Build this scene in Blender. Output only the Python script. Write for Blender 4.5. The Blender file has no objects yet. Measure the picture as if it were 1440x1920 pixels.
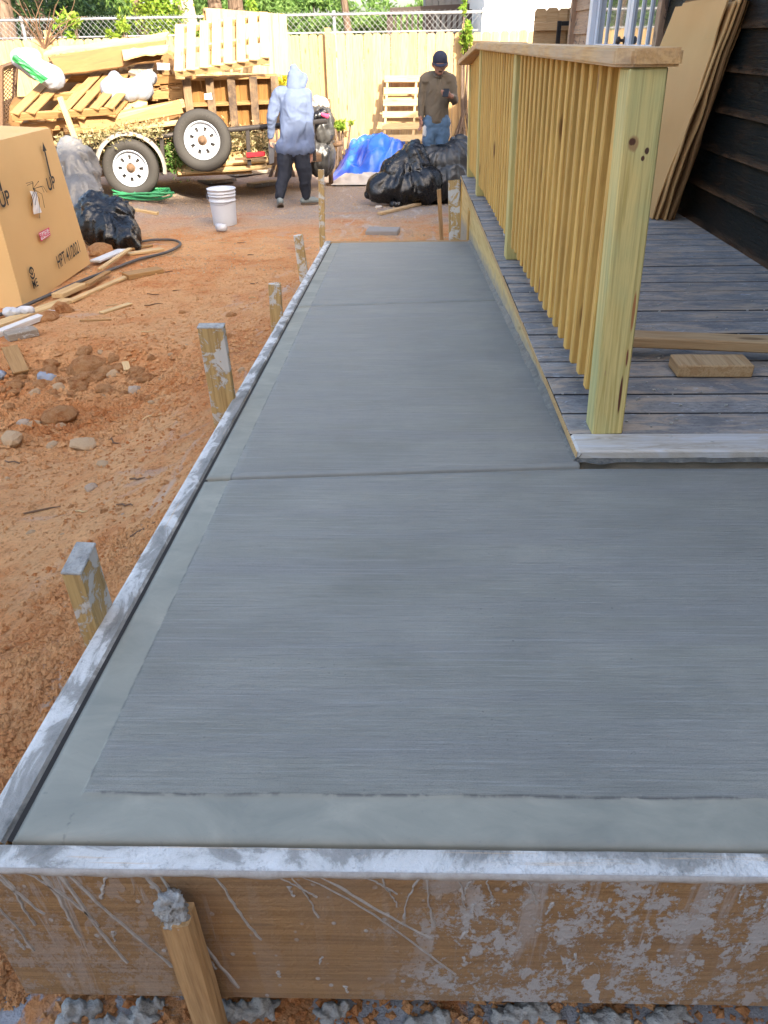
import bpy, bmesh, math, random
import numpy as np
from mathutils import Matrix, Vector, Quaternion
R = math.radians
scn = bpy.context.scene
col = scn.collection
random.seed(7)
rng = np.random.default_rng(11)

# ------------------------------------------------------------------ camera, sky, sun, exposure
CAM = Vector((0.0, 0.0, 1.83))
FPX = 1400.0
def _n(v): return v / np.linalg.norm(v)
_dy = _n(np.array([37.0, -885.0, FPX]))
_dn = np.array([39.0, 2215.0, FPX]); _dn = _n(_dn - _dn.dot(_dy) * _dy)
_up = -_dn
_dx = np.cross(_dy, _up)
if _dx[0] < 0: _dx = -_dx
ROT = np.array([_dx, _dy, _up])                       # rows: world axes seen from the camera
cd = bpy.data.cameras.new('camera'); cam = bpy.data.objects.new('camera', cd); col.objects.link(cam)
cd.sensor_fit = 'VERTICAL'; cd.sensor_height = 36.0; cd.lens = FPX / 1920 * 36
cd.clip_start = 0.05; cd.clip_end = 900
m3 = Matrix([[float(ROT[i, 0]), float(-ROT[i, 1]), float(-ROT[i, 2])] for i in range(3)])
cam.matrix_world = Matrix.Translation(CAM) @ m3.to_4x4()
scn.camera = cam

SUN_EL, SUN_AZ = R(31), R(28)      # elevation; angle of the sun to the right of "straight behind the viewer"
sdir = Vector((math.sin(SUN_AZ) * math.cos(SUN_EL), -math.cos(SUN_AZ) * math.cos(SUN_EL), math.sin(SUN_EL)))
w = bpy.data.worlds.new('World'); scn.world = w; w.use_nodes = True
wn = w.node_tree; bg = wn.nodes['Background']
sky = wn.nodes.new('ShaderNodeTexSky'); sky.sky_type = 'NISHITA'; sky.sun_disc = False
sky.sun_elevation = SUN_EL; sky.sun_rotation = math.pi - SUN_AZ
sky.air_density = 1.0; sky.dust_density = 4.0; sky.ozone_density = 0.3
wn.links.new(sky.outputs[0], bg.inputs[0]); bg.inputs[1].default_value = 0.15
sl = bpy.data.lights.new('sun', 'SUN'); sl.energy = 3.0; sl.angle = R(0.5); sl.color = (1.0, 0.9, 0.74)
so = bpy.data.objects.new('sun', sl); col.objects.link(so)
so.rotation_mode = 'QUATERNION'; so.rotation_quaternion = sdir.to_track_quat('Z', 'Y'); so.location = (8, -10, 12)
scn.view_settings.view_transform = 'Standard'; scn.view_settings.look = 'None'
scn.view_settings.gamma = 1.0; scn.view_settings.use_curve_mapping = False
scn.view_settings.exposure = 2.28

# ------------------------------------------------------------------ places
def ray(px, py):
    v = ROT @ _n(np.array([px - 720.0, py - 960.0, FPX])); return Vector([float(a) for a in v])
def at_y(px, py, y): r = ray(px, py); return CAM + r * (y / r.y)
def at_x(px, py, x): r = ray(px, py); return CAM + r * (x / r.x)
def at_z(px, py, z): r = ray(px, py); return CAM + r * ((z - CAM.z) / r.z)
def at_plane(px, py, p, n):
    r = ray(px, py); return CAM + r * ((p - CAM).dot(n) / r.dot(n))
DECK = 0.83
def slab_z(y): return 0.933 - 0.068 * y
def vn3(p, s, seed=0.0):
    p = p * s + seed; i = np.floor(p).astype(int); f = p - i; f = f * f * (3 - 2 * f)
    def g(a, b, c): return _perm[(a + c * 37) % 256, (b + c * 91) % 256]
    x, y, z = i[:, 0], i[:, 1], i[:, 2]; fx, fy, fz = f[:, 0], f[:, 1], f[:, 2]
    def pl(c): return (g(x, y, c) * (1 - fx) + g(x + 1, y, c) * fx) * (1 - fy) + (g(x, y + 1, c) * (1 - fx) + g(x + 1, y + 1, c) * fx) * fy
    return pl(z) * (1 - fz) + pl(z + 1) * fz
def sstep(a, b, x): t = np.clip((x - a) / (b - a), 0, 1); return t * t * (3 - 2 * t)
_perm = np.random.default_rng(3).random((256, 256))
def vnoise(x, y):
    x = np.asarray(x, float); y = np.asarray(y, float)
    xi = np.floor(x).astype(int); yi = np.floor(y).astype(int); fx = x - xi; fy = y - yi
    fx = fx * fx * (3 - 2 * fx); fy = fy * fy * (3 - 2 * fy)
    g = lambda a, b: _perm[a % 256, b % 256]
    return (g(xi, yi) * (1 - fx) + g(xi + 1, yi) * fx) * (1 - fy) + (g(xi, yi + 1) * (1 - fx) + g(xi + 1, yi + 1) * fx) * fy
def fbm(x, y, o=4):
    s = 0; a = 1.0; t = 0
    for i in range(o):
        s = s + a * (vnoise(np.asarray(x) * 2 ** i + 17 * i, np.asarray(y) * 2 ** i + 31 * i) - .5); t += a; a *= .5
    return s / t
def gbase(x, y):
    x = np.asarray(x, float); y = np.asarray(y, float)
    z = np.maximum(.49 - .046 * y, 0) - .03 * sstep(9, 11, y)
    z = z + .13 * sstep(-2.6, -3.4, x) * sstep(8.5, 10, y)
    side = np.exp(-np.maximum(-.6 - x, 0) / .42) * np.where(x < .5, 1, 0)
    bank = np.clip(.933 - .068 * y - .10 - z, 0, None)
    z = z + np.where(x < -.55, side * bank * sstep(.75, 1.3, y) * sstep(6.4, 5.2, y), 0)
    # shallow dug hollow with a broken rim, left of the path
    hol = sstep(-.95, -1.5, x) * sstep(4.35, 4.05, y + .25 * (fbm(x * 1.3, y * 0 + 3) * 2)) * sstep(2.0, 3.4, y)
    z = z - .13 * hol
    z = z + .05 * fbm(x * .8, y * .8, 3) * sstep(9.5, 8, y)
    return z
def gh(x, y):
    x = np.asarray(x, float); y = np.asarray(y, float)
    near = sstep(9.0, 6.0, y) * .8 + .2
    z = gbase(x, y) + .030 * near * fbm(x * 5, y * 5, 4)
    rub = sstep(-.8, -1.3, x) * sstep(2.6, 3.1, y) * sstep(4.4, 4.1, y) + .8 * sstep(-.62, -.66, x) * sstep(1.9, 1.3, y)
    cl = vnoise(x * 22, y * 22) * vnoise(x * 11 + 5, y * 11)
    z = z + rub * .055 * (cl - .2)
    z = z + .006 * (vnoise(x * 34, y * 34) - .5)
    far = sstep(5.85, 6.0, y) * sstep(6.9, 6.2, y) * sstep(.1, .3, x)
    z = z + far * .10 * vnoise(x * 8, y * 8)
    return z
def on_ground(px, py):
    r = ray(px, py); t = 1.2
    while t < 40:
        p = CAM + r * t
        if p.z < float(gh(p.x, p.y)): break
        t += .02
    return CAM + r * t
def gz(x, y): return float(gh(x, y))

# ------------------------------------------------------------------ mesh helpers
def wm(o):
    return (wm(o.parent) if o.parent else Matrix.Identity(4)) @ o.matrix_basis
def frame(o, x, y=None, up=None):
    """matrix with origin o, local X along x and local Z as close to 'up' as it goes"""
    x = Vector(x).normalized(); u = Vector(up or (0, 0, 1))
    yv = u.cross(x)
    if yv.length < 1e-4: yv = Vector((0, 1, 0)).cross(x)
    yv.normalize(); z = x.cross(yv)
    return Matrix.Translation(o) @ Matrix((x, yv, z)).transposed().to_4x4()
def link(name, me, mat=None, parent=None, M=None, label=None, cat=None, group=None, kind=None):
    if mat is not None and not me.materials:
        for m in (mat if isinstance(mat, (list, tuple)) else [mat]): me.materials.append(m)
    o = bpy.data.objects.new(name, me); col.objects.link(o)
    M = M or Matrix.Identity(4)
    if parent: o.parent = parent; o.matrix_basis = wm(parent).inverted() @ M
    else: o.matrix_basis = M
    tag(o, label, cat, group, kind)
    return o
def tag(o, label=None, cat=None, group=None, kind=None):
    if label: o['label'] = label
    if cat: o['category'] = cat
    if group: o['group'] = group
    if kind: o['kind'] = kind
    return o
def empty(name, loc, label, cat, group=None, rz=0):
    o = bpy.data.objects.new(name, None); col.objects.link(o); o.location = loc; o.rotation_euler = (0, 0, rz)
    o.empty_display_size = .1
    o.matrix_basis = Matrix.Translation(loc) @ Matrix.Rotation(rz, 4, 'Z')
    return tag(o, label, cat, group)
def mesh(name, v, f, smooth=False):
    me = bpy.data.meshes.new(name); me.from_pydata([tuple(a) for a in v], [], f)
    if smooth: me.polygons.foreach_set('use_smooth', [True] * len(me.polygons))
    me.update(); return me
_cache = {}
def box_mesh(L, W, T, ch=.002, key=''):
    k = (round(L, 3), round(W, 3), round(T, 3), ch, key)
    if k in _cache: return _cache[k]
    c = min(ch, L * .3, W * .3, T * .3); v = []; idx = {}
    for sx in (-1, 1):
        for sy in (-1, 1):
            for sz in (-1, 1):
                for a in range(3):
                    d = [L / 2, W / 2, T / 2]
                    for b in range(3):
                        if b != a: d[b] -= c
                    idx[(sx, sy, sz, a)] = len(v); v.append((sx * d[0], sy * d[1], sz * d[2]))
    bm = bmesh.new(); vs = [bm.verts.new(p) for p in v]
    bmesh.ops.convex_hull(bm, input=vs)
    bmesh.ops.dissolve_limit(bm, angle_limit=.01, verts=bm.verts, edges=bm.edges)
    me = bpy.data.meshes.new('board'); bm.to_mesh(me); bm.free()
    _cache[k] = me; return me
def board(name, p0, p1, W, T, mat, parent=None, up=(0, 0, 1), ch=.003, share=True, **kw):
    """a plank from p0 to p1: grain along its length, W across, T thick (towards 'up')"""
    p0 = Vector(p0); p1 = Vector(p1); L = (p1 - p0).length
    me = box_mesh(L, W, T, ch, mat.name)
    return link(name, me, mat, parent, frame((p0 + p1) / 2, p1 - p0, up=up), **kw)
class MB:
    def __init__(s): s.v = []; s.f = []
    def add(s, v, f):
        n = len(s.v); s.v += [Vector(a) for a in v]; s.f += [tuple(i + n for i in q) for q in f]
    def box(s, c, d, M=None):
        M = M or Matrix.Identity(4)
        v = [M @ (Vector(c) + Vector((sx * d[0] / 2, sy * d[1] / 2, sz * d[2] / 2))) for sx in (-1, 1) for sy in (-1, 1) for sz in (-1, 1)]
        s.add(v, [(0, 1, 3, 2), (4, 6, 7, 5), (0, 4, 5, 1), (2, 3, 7, 6), (0, 2, 6, 4), (1, 5, 7, 3)])
    def tube(s, pts, r, n=8, cap=True):
        pts = [Vector(p) for p in pts]; rs = r if isinstance(r, (list, tuple)) else [r] * len(pts)
        base = len(s.v); prev = None
        for i, p in enumerate(pts):
            t = (pts[min(i + 1, len(pts) - 1)] - pts[max(i - 1, 0)]).normalized()
            if prev is None:
                a = Vector((0, 0, 1)) if abs(t.z) < .9 else Vector((1, 0, 0))
                u = t.cross(a).normalized()
            else:
                u = (prev - t * prev.dot(t)).normalized()
            prev = u; q = t.cross(u)
            for k in range(n):
                an = 2 * math.pi * k / n
                s.v.append(p + (u * math.cos(an) + q * math.sin(an)) * rs[i])
        for i in range(len(pts) - 1):
            for k in range(n):
                a = base + i * n + k; b = base + i * n + (k + 1) % n
                s.f.append((a, b, b + n, a + n))
        if cap:
            s.f.append(tuple(base + k for k in range(n))[::-1]); s.f.append(tuple(base + (len(pts) - 1) * n + k for k in range(n)))
    def build(s, name, mat, parent=None, M=None, smooth=False, **kw):
        return link(name, mesh(name, s.v, s.f, smooth), mat, parent, M, **kw)
def lathe(prof, n=40):
    """profile of (radius, along) turned round the local Y axis"""
    v = []; f = []; m = len(prof)
    for k in range(n):
        a = 2 * math.pi * k / n
        for r, h in prof: v.append((r * math.cos(a), h, r * math.sin(a)))
    for k in range(n):
        for j in range(m - 1):
            a = k * m + j; b = ((k + 1) % n) * m + j
            f.append((a, b, b + 1, a + 1))
    return v, f
def grid(xs, ys, fn):
    nx, ny = len(xs), len(ys); X, Y = np.meshgrid(xs, ys); Z = fn(X, Y)
    co = np.stack([X, Y, Z], -1).reshape(-1, 3)
    i = np.arange(ny - 1)[:, None] * nx + np.arange(nx - 1)[None, :]
    f = np.stack([i, i + 1, i + nx + 1, i + nx], -1).reshape(-1, 4)
    return np_mesh('grid', co, f)
def np_mesh(name, co, f, smooth=True):
    me = bpy.data.meshes.new(name); me.vertices.add(len(co)); me.vertices.foreach_set('co', np.asarray(co, float).ravel())
    k = f.shape[1]; me.loops.add(f.size); me.loops.foreach_set('vertex_index', f.ravel().astype(np.int32))
    me.polygons.add(len(f)); me.polygons.foreach_set('loop_start', np.arange(0, f.size, k, dtype=np.int32))
    me.polygons.foreach_set('use_smooth', np.full(len(f), smooth)); me.update(calc_edges=True); return me
def blob(parts, voxel=.015, smooth=4, disp=None):
    """fuse tapered capsules (p0, p1, r0, r1[, side, squash]) into one continuous skin"""
    bm = bmesh.new()
    for pt in parts:
        p0, p1, r0, r1 = Vector(pt[0]), Vector(pt[1]), pt[2], pt[3]
        side = Vector(pt[4]) if len(pt) > 4 else None; sq = pt[5] if len(pt) > 5 else 1.0
        t = (p1 - p0); L = t.length; t = t.normalized() if L > 1e-6 else Vector((0, 0, 1))
        a = side if side else (Vector((0, 0, 1)) if abs(t.z) < .9 else Vector((1, 0, 0)))
        u = (a - t * a.dot(t)).normalized(); q = t.cross(u)
        rings = []; n = 14
        st = [(-r0 * math.cos(x), r0 * math.sin(x)) for x in (0.25, .6, 1.0, 1.4)] + [(L * k / 4, r0 + (r1 - r0) * k / 4) for k in range(5)] + [(L + r1 * math.cos(x), r1 * math.sin(x)) for x in (1.4, 1.0, .6, .25)]
        for h, r in st:
            rings.append([bm.verts.new(p0 + t * h + u * (math.cos(2 * math.pi * k / n) * r) + q * (math.sin(2 * math.pi * k / n) * r * sq)) for k in range(n)])
        for i in range(len(rings) - 1):
            for k in range(n): bm.faces.new((rings[i][k], rings[i][(k + 1) % n], rings[i + 1][(k + 1) % n], rings[i + 1][k]))
        bm.faces.new(rings[0][::-1]); bm.faces.new(rings[-1])
    me = bpy.data.meshes.new('blob'); bm.to_mesh(me); bm.free()
    o = bpy.data.objects.new('tmp', me); col.objects.link(o)
    m = o.modifiers.new('r', 'REMESH'); m.mode = 'VOXEL'; m.voxel_size = voxel; m.use_smooth_shade = True
    if smooth:
        s = o.modifiers.new('s', 'SMOOTH'); s.iterations = smooth; s.factor = .5
    dg = bpy.context.evaluated_depsgraph_get(); dg.update()
    out = bpy.data.meshes.new_from_object(o.evaluated_get(dg)); bpy.data.objects.remove(o)
    if disp:
        n = len(out.vertices); c = np.empty(n * 3); nn = np.empty(n * 3)
        out.vertices.foreach_get('co', c); out.vertices.foreach_get('normal', nn)
        c = c.reshape(-1, 3); nn = nn.reshape(-1, 3)
        out.vertices.foreach_set('co', (c + nn * disp(c, nn)[:, None]).ravel()); out.update()
    return out
def leaves(n, pos, size, squash=.6):
    """n leaf-sized faces at pos (n,3), random tilt"""
    a = rng.normal(size=(n, 3)); a /= np.linalg.norm(a, axis=1)[:, None]
    b = rng.normal(size=(n, 3)); b = np.cross(a, b); b /= np.linalg.norm(b, axis=1)[:, None]
    s = size * rng.uniform(.6, 1.3, (n, 1))
    v = np.stack([pos - a * s, pos + b * s * squash * .5, pos + a * s, pos - b * s * squash * .5], 1).reshape(-1, 3)
    return v, np.arange(n * 4).reshape(-1, 4)

# ------------------------------------------------------------------ materials
class NT:
    def __init__(s, name, rough=.8, spec=.3):
        s.m = bpy.data.materials.new(name); s.m.use_nodes = True; s.t = s.m.node_tree; s.b = s.t.nodes['Principled BSDF']
        s.b.inputs['Roughness'].default_value = rough
        s.b.inputs['Specular IOR Level'].default_value = spec
    def n(s, t, **k):
        x = s.t.nodes.new(t)
        for a, v in k.items(): setattr(x, a, v)
        return x
    def set(s, inp, v):
        if hasattr(v, 'links') or isinstance(v, bpy.types.NodeSocket): s.t.links.new(v, inp)
        else:
            if isinstance(v, (tuple, list)) and len(v) == 3 and inp.type == 'RGBA': v = (*v, 1)
            inp.default_value = v
    def coord(s, scale=(1, 1, 1), rand=True, kind='Object', rot=(0, 0, 0)):
        tc = s.n('ShaderNodeTexCoord'); v = tc.outputs[kind]
        if rand:
            oi = s.n('ShaderNodeObjectInfo'); c = s.n('ShaderNodeCombineXYZ')
            ml = s.n('ShaderNodeMath', operation='MULTIPLY'); s.t.links.new(oi.outputs['Random'], ml.inputs[0]); ml.inputs[1].default_value = 37.0
            for i in range(3): s.t.links.new(ml.outputs[0], c.inputs[i])
            ad = s.n('ShaderNodeVectorMath', operation='ADD'); s.t.links.new(v, ad.inputs[0]); s.t.links.new(c.outputs[0], ad.inputs[1]); v = ad.outputs[0]
        mp = s.n('ShaderNodeMapping'); mp.inputs['Scale'].default_value = scale; mp.inputs['Rotation'].default_value = rot; s.t.links.new(v, mp.inputs[0]); return mp.outputs[0]
    def noise(s, vec, scale=5, detail=4, rough=.55, dist=0):
        x = s.n('ShaderNodeTexNoise'); s.t.links.new(vec, x.inputs['Vector'])
        x.inputs['Scale'].default_value = scale; x.inputs['Detail'].default_value = detail; x.inputs['Roughness'].default_value = rough; x.inputs['Distortion'].default_value = dist
        return x.outputs['Fac']
    def voro(s, vec, scale=5, feat='F1', out='Distance', rnd=1.0):
        x = s.n('ShaderNodeTexVoronoi', feature=feat); s.t.links.new(vec, x.inputs['Vector']); x.inputs['Scale'].default_value = scale; x.inputs['Randomness'].default_value = rnd; return x.outputs[out]
    def ramp(s, f, stops, interp='LINEAR'):
        x = s.n('ShaderNodeValToRGB'); s.t.links.new(f, x.inputs[0]); e = x.color_ramp.elements; x.color_ramp.interpolation = interp
        while len(e) < len(stops): e.new(.5)
        for i, (p, c) in enumerate(stops):
            e[i].position = p; e[i].color = (*c, 1) if isinstance(c, (tuple, list)) else (c, c, c, 1)
        return x.outputs[0]
    def mix(s, f, a, b, mode='MIX'):
        x = s.n('ShaderNodeMix', data_type='RGBA', blend_type=mode); s.set(x.inputs['Factor'], f); s.set(x.inputs['A'], a); s.set(x.inputs['B'], b); return x.outputs['Result']
    def math(s, op, a, b=0.0):
        x = s.n('ShaderNodeMath', operation=op); s.set(x.inputs[0], a); s.set(x.inputs[1], b); return x.outputs[0]
    def bump(s, h, strength=.5, dist=.01, prev=None):
        x = s.n('ShaderNodeBump'); s.t.links.new(h, x.inputs['Height']); x.inputs['Strength'].default_value = strength; x.inputs['Distance'].default_value = dist
        if prev is not None: s.t.links.new(prev, x.inputs['Normal'])
        return x.outputs[0]
    def done(s, color, normal=None, rough=None, alpha=None):
        s.set(s.b.inputs['Base Color'], color)
        if normal is not None: s.set(s.b.inputs['Normal'], normal)
        if rough is not None: s.set(s.b.inputs['Roughness'], rough)
        return s.m
    def sep(s, vec):
        x = s.n('ShaderNodeSeparateXYZ'); s.t.links.new(vec, x.inputs[0]); return x.outputs

def wood(name, c1, c2, dark=(.10, .05, .02), knots=.5, cement=0.0, ccol=(.42, .43, .43), rough=.75, weather=None, axis=0, grain=1.0, vary=.25):
    t = NT(name, rough)
    sc = [1.2, 16, 16]; sc = sc if axis == 0 else [16, 16, 1.2]
    fs = [5, 150, 150] if axis == 0 else [150, 150, 5]
    a = t.noise(t.coord(sc), 1.6, 5, .6, .8)
    g = t.noise(t.coord(fs), 1.0, 3, .6)
    c = t.ramp(a, [(.3, c2), (.5, c1), (.62, c2), (.75, c1)])
    c = t.mix(t.math('MULTIPLY', t.ramp(g, [(.45, 0), (.75, 1)]), .45 * grain), c, dark)
    ks = [2.2, 7, 7] if axis == 0 else [7, 7, 2.2]
    k = t.voro(t.coord(ks), 1.0)
    km = t.math('MULTIPLY', t.ramp(k, [(.07, 1), (.13, 0)]), knots)
    c = t.mix(km, c, dark)
    oi = t.n('ShaderNodeObjectInfo')
    c = t.mix(t.math('MULTIPLY', oi.outputs['Random'], vary), c, tuple(x * .55 for x in c2))
    if weather: c = t.mix(t.math('MULTIPLY', t.ramp(t.noise(t.coord((3, 3, 3)), 1.5, 5, .65), [(.42, 0), (.62, 1)]), weather[1]), c, weather[0])
    n = t.bump(g, .35, .004)
    if cement > 0:
        cm = t.noise(t.coord((6, 6, 6)), 2.2, 8, .72, .6)
        cmf = t.ramp(cm, [(.62 - .25 * cement, 0), (.66 - .25 * cement, 1)])
        c = t.mix(t.math('MULTIPLY', cmf, .92), c, ccol)
        n = t.bump(cmf, .5, .004, n)
    return t.done(c, n)
def plain(name, c, rough=.6, metal=0, bump=0, bs=40, vary=.15, spec=.4):
    t = NT(name, rough, spec); t.b.inputs['Metallic'].default_value = metal
    nz = t.noise(t.coord((1, 1, 1)), bs, 4, .6)
    cc = t.mix(t.math('MULTIPLY', nz, vary * 2), c, tuple(x * .55 for x in c))
    return t.done(cc, t.bump(nz, bump, .004) if bump else None)

M = {}
M['pine'] = wood('treated_pine', (.66, .42, .12), (.56, .33, .085), dark=(.16, .07, .02), knots=1.0, vary=.42)
M['pine_dull'] = wood('construction_pine', (.50, .35, .19), (.40, .25, .12), dark=(.13, .07, .03), knots=.8, rough=.8)
M['pale'] = wood('pale_spruce', (.60, .42, .21), (.50, .33, .15), dark=(.22, .12, .05), knots=.6, vary=.2)
M['cap'] = wood('handrail_pine', (.56, .37, .17), (.47, .29, .12), dark=(.15, .08, .04), knots=.4, weather=((.42, .33, .23), .6), vary=.1)
M['stake'] = wood('cement_splashed_stake', (.50, .35, .15), (.38, .25, .10), cement=.5, ccol=(.50, .50, .48), vary=.2)
M['stake_clean'] = wood('bare_stake_wood', (.44, .28, .13), (.33, .19, .08), knots=.5)
M['pallet'] = wood('pallet_wood', (.40, .235, .095), (.30, .165, .06), knots=.7, vary=.35)
M['pallet_dark'] = wood('stained_pallet_wood', (.30, .20, .11), (.22, .14, .08), dark=(.04, .03, .02), knots=.8, weather=((.04, .03, .03), .8))
M['fence'] = wood('new_fence_pine', (.58, .40, .20), (.46, .30, .13), knots=.8, vary=.45, axis=2)
M['weathered'] = wood('weathered_grey_wood', (.34, .29, .23), (.25, .21, .16), cement=.2, knots=.5)
M['whitewood'] = wood('white_primed_wood', (.62, .60, .57), (.55, .53, .50), dark=(.3, .28, .25), knots=0)
def m_post():
    t = NT('green_treated_post', .7)
    a = t.noise(t.coord((1.1, 18, 18)), 1.6, 5, .6, .5)
    c = t.ramp(a, [(.3, (.46, .36, .11)), (.5, (.54, .43, .16)), (.65, (.40, .31, .10))])
    gr = t.ramp(t.noise(t.coord((1.6, 4, 4)), 1.2, 4, .6), [(.42, 0), (.62, 1)])
    c = t.mix(t.math('MULTIPLY', gr, .30), c, (.30, .36, .18))
    g = t.noise(t.coord((4, 120, 120)), 1, 3, .6)
    c = t.mix(t.math('MULTIPLY', t.ramp(g, [(.5, 0), (.75, 1)]), .35), c, (.16, .12, .04))
    k = t.voro(t.coord((3.0, 8, 8)), 1.0)
    c = t.mix(t.ramp(k, [(.08, 1), (.13, 0)]), c, (.10, .04, .02))
    s = t.ramp(t.noise(t.coord((.9, 14, 14)), 1.4, 3, .6, 1.0), [(.66, 0), (.71, 1)])
    c = t.mix(t.math('MULTIPLY', s, .8), c, (.16, .06, .02))
    return t.done(c, t.bump(g, .3, .003))
M['post'] = m_post()
def m_concrete():
    t = NT('fresh_broomed_concrete', .62, .35)
    xyz = t.coord((1, 1, 1), rand=False); sx = t.sep(xyz)
    # broom streaks run across the path
    br = t.noise(t.coord((7, 165, 1), rand=False), 1, 7, .8, .6)
    br2 = t.noise(t.coord((7, 560, 1), rand=False), 1, 3, .6)
    grit = t.noise(t.coord((420, 520, 300), rand=False), 1, 2, .6)
    big = t.noise(t.coord((1.5, 2.6, 1), rand=False), 1.6, 6, .6, .4)
    band = t.noise(t.coord((.6, 9, 1), rand=False), 1.3, 4, .6)
    c = t.ramp(big, [(.28, (.205, .207, .176)), (.5, (.262, .260, .222)), (.72, (.325, .316, .270))])
    c = t.mix(t.math('MULTIPLY', t.ramp(band, [(.42, 0), (.66, 1)]), .5), c, (.235, .233, .228))
    c = t.mix(t.math('MULTIPLY', t.ramp(br, [(.40, 1), (.50, 0)]), .45), c, (.165, .165, .15))
    pit = t.ramp(t.voro(t.coord((70, 90, 60), rand=False), 1.0), [(.06, 1), (.12, 0)])
    dens = t.ramp(t.noise(t.coord((2, 4, 1), rand=False), 1.7, 4, .6), [(.52, 0), (.66, 1)])
    pit = t.math('MULTIPLY', pit, dens)
    c = t.mix(t.math('MULTIPLY', pit, .6), c, (.09, .09, .09))
    wet = t.math('MULTIPLY', t.ramp(t.math('ADD', sx[0], t.math('MULTIPLY', t.noise(t.coord((3, 2.2, 1), rand=False), 2.2, 6, .65), .35)), [(.52, 0), (.70, 1)]), t.math('GREATER_THAN', sx[1], 1.87))
    c = t.mix(t.math('MULTIPLY', wet, .55), c, (.13, .135, .14))
    spk = t.ramp(t.noise(t.coord((210, 260, 1), rand=False), 1, 3, .75), [(.60, 0), (.67, 1)])
    spd = t.ramp(t.noise(t.coord((1.8, 5, 1), rand=False), 2.0, 6, .7, .8), [(.48, 0), (.62, 1)])
    c = t.mix(t.math('MULTIPLY', t.math('MULTIPLY', spk, spd), .7), c, (.085, .085, .08))
    lgt = t.ramp(t.noise(t.coord((3, 190, 1), rand=False), 1, 5, .7, .5), [(.55, 0), (.63, 1)])
    c = t.mix(t.math('MULTIPLY', lgt, .36), c, (.38, .385, .36))
    bits = t.ramp(t.voro(t.coord((16, 22, 1), rand=False), 1.0), [(.02, 1), (.045, 0)])
    c = t.mix(t.math('MULTIPLY', bits, t.math('GREATER_THAN', t.noise(t.coord((9, 9, 1), rand=False), 3, 2), .52)), c, (.07, .065, .06))
    c = t.mix(t.math('MULTIPLY', t.ramp(grit, [(.36, 1), (.47, 0)]), .35), c, (.13, .13, .13))
    tan = t.ramp(t.noise(t.coord((1.3, 6, 1), rand=False), 2.0, 4, .6), [(.66, 0), (.74, 1)])
    c = t.mix(t.math('MULTIPLY', tan, .25), c, (.36, .30, .25))
    # smooth trowelled margin along the left and front edge
    wob = t.math('MULTIPLY', t.math('SUBTRACT', t.noise(t.coord((5, 5, 1), rand=False), 1, 5, .7), .5), .012); wob0 = wob
    mx = t.math('LESS_THAN', t.math('ADD', sx[0], wob), -.482)
    my = t.math('LESS_THAN', t.math('ADD', sx[1], wob), .713)
    mm = t.math('MAXIMUM', mx, my)
    ms = t.noise(t.coord((3, 5, 1), rand=False), 2, 6, .65, .6)
    mc = t.ramp(ms, [(.3, (.195, .195, .160)), (.55, (.250, .244, .196)), (.75, (.315, .298, .236))])
    sc = t.ramp(t.noise(t.coord((30, 55, 10), rand=False), 1.5, 7, .75, .5), [(.60, 0), (.68, 1)])
    mc = t.mix(t.math('MULTIPLY', sc, .4), mc, (.17, .165, .155))
    edge = t.math('MAXIMUM', t.ramp(t.math('ABSOLUTE', t.math('ADD', t.math('ADD', sx[0], wob0), .482)), [(0, 1), (.004, 0)]), t.ramp(t.math('ABSOLUTE', t.math('SUBTRACT', t.math('ADD', sx[1], wob0), .713)), [(0, 1), (.0035, 0)]))
    edge = t.math('MULTIPLY', edge, t.ramp(t.noise(t.coord((7, 7, 1), rand=False), 2.5, 4, .7), [(.46, 0), (.56, 1)]))
    def band(yj, k, w_):
        d = t.math('ABSOLUTE', t.math('SUBTRACT', t.math('SUBTRACT', sx[1], yj), t.math('MULTIPLY', t.math('SUBTRACT', t.math('MINIMUM', sx[0], .5), .5), k)))
        return t.ramp(t.math('ADD', d, t.math('MULTIPLY', wob0, .3)), [(w_ * .85, 1), (w_, 0)])
    jb = t.math('MAXIMUM', band(1.866, .07, .026), band(3.948, .11, .035))
    c = t.mix(mm, c, mc)
    c = t.mix(t.math('MULTIPLY', jb, t.math('SUBTRACT', 1.0, mm)), c, t.mix(.5, mc, (.17, .18, .185)))
    mm = t.math('MAXIMUM', mm, jb)
    c = t.mix(t.math('MULTIPLY', edge, .7), c, (.07, .07, .07))
    inv = t.math('SUBTRACT', 1.0, mm)
    h = t.math('ADD', t.math('MULTIPLY', br, 1.0), t.math('MULTIPLY', br2, .5))
    h = t.math('ADD', h, t.math('MULTIPLY', grit, .45))
    h = t.math('SUBTRACT', h, t.math('MULTIPLY', pit, .8))
    h = t.math('ADD', t.math('MULTIPLY', h, inv), t.math('MULTIPLY', ms, t.math('MULTIPLY', mm, .5)))
    return t.done(c, t.bump(h, .8, .006), t.ramp(big, [(.3, .5), (.7, .68)]))
M['concrete'] = m_concrete()
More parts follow.
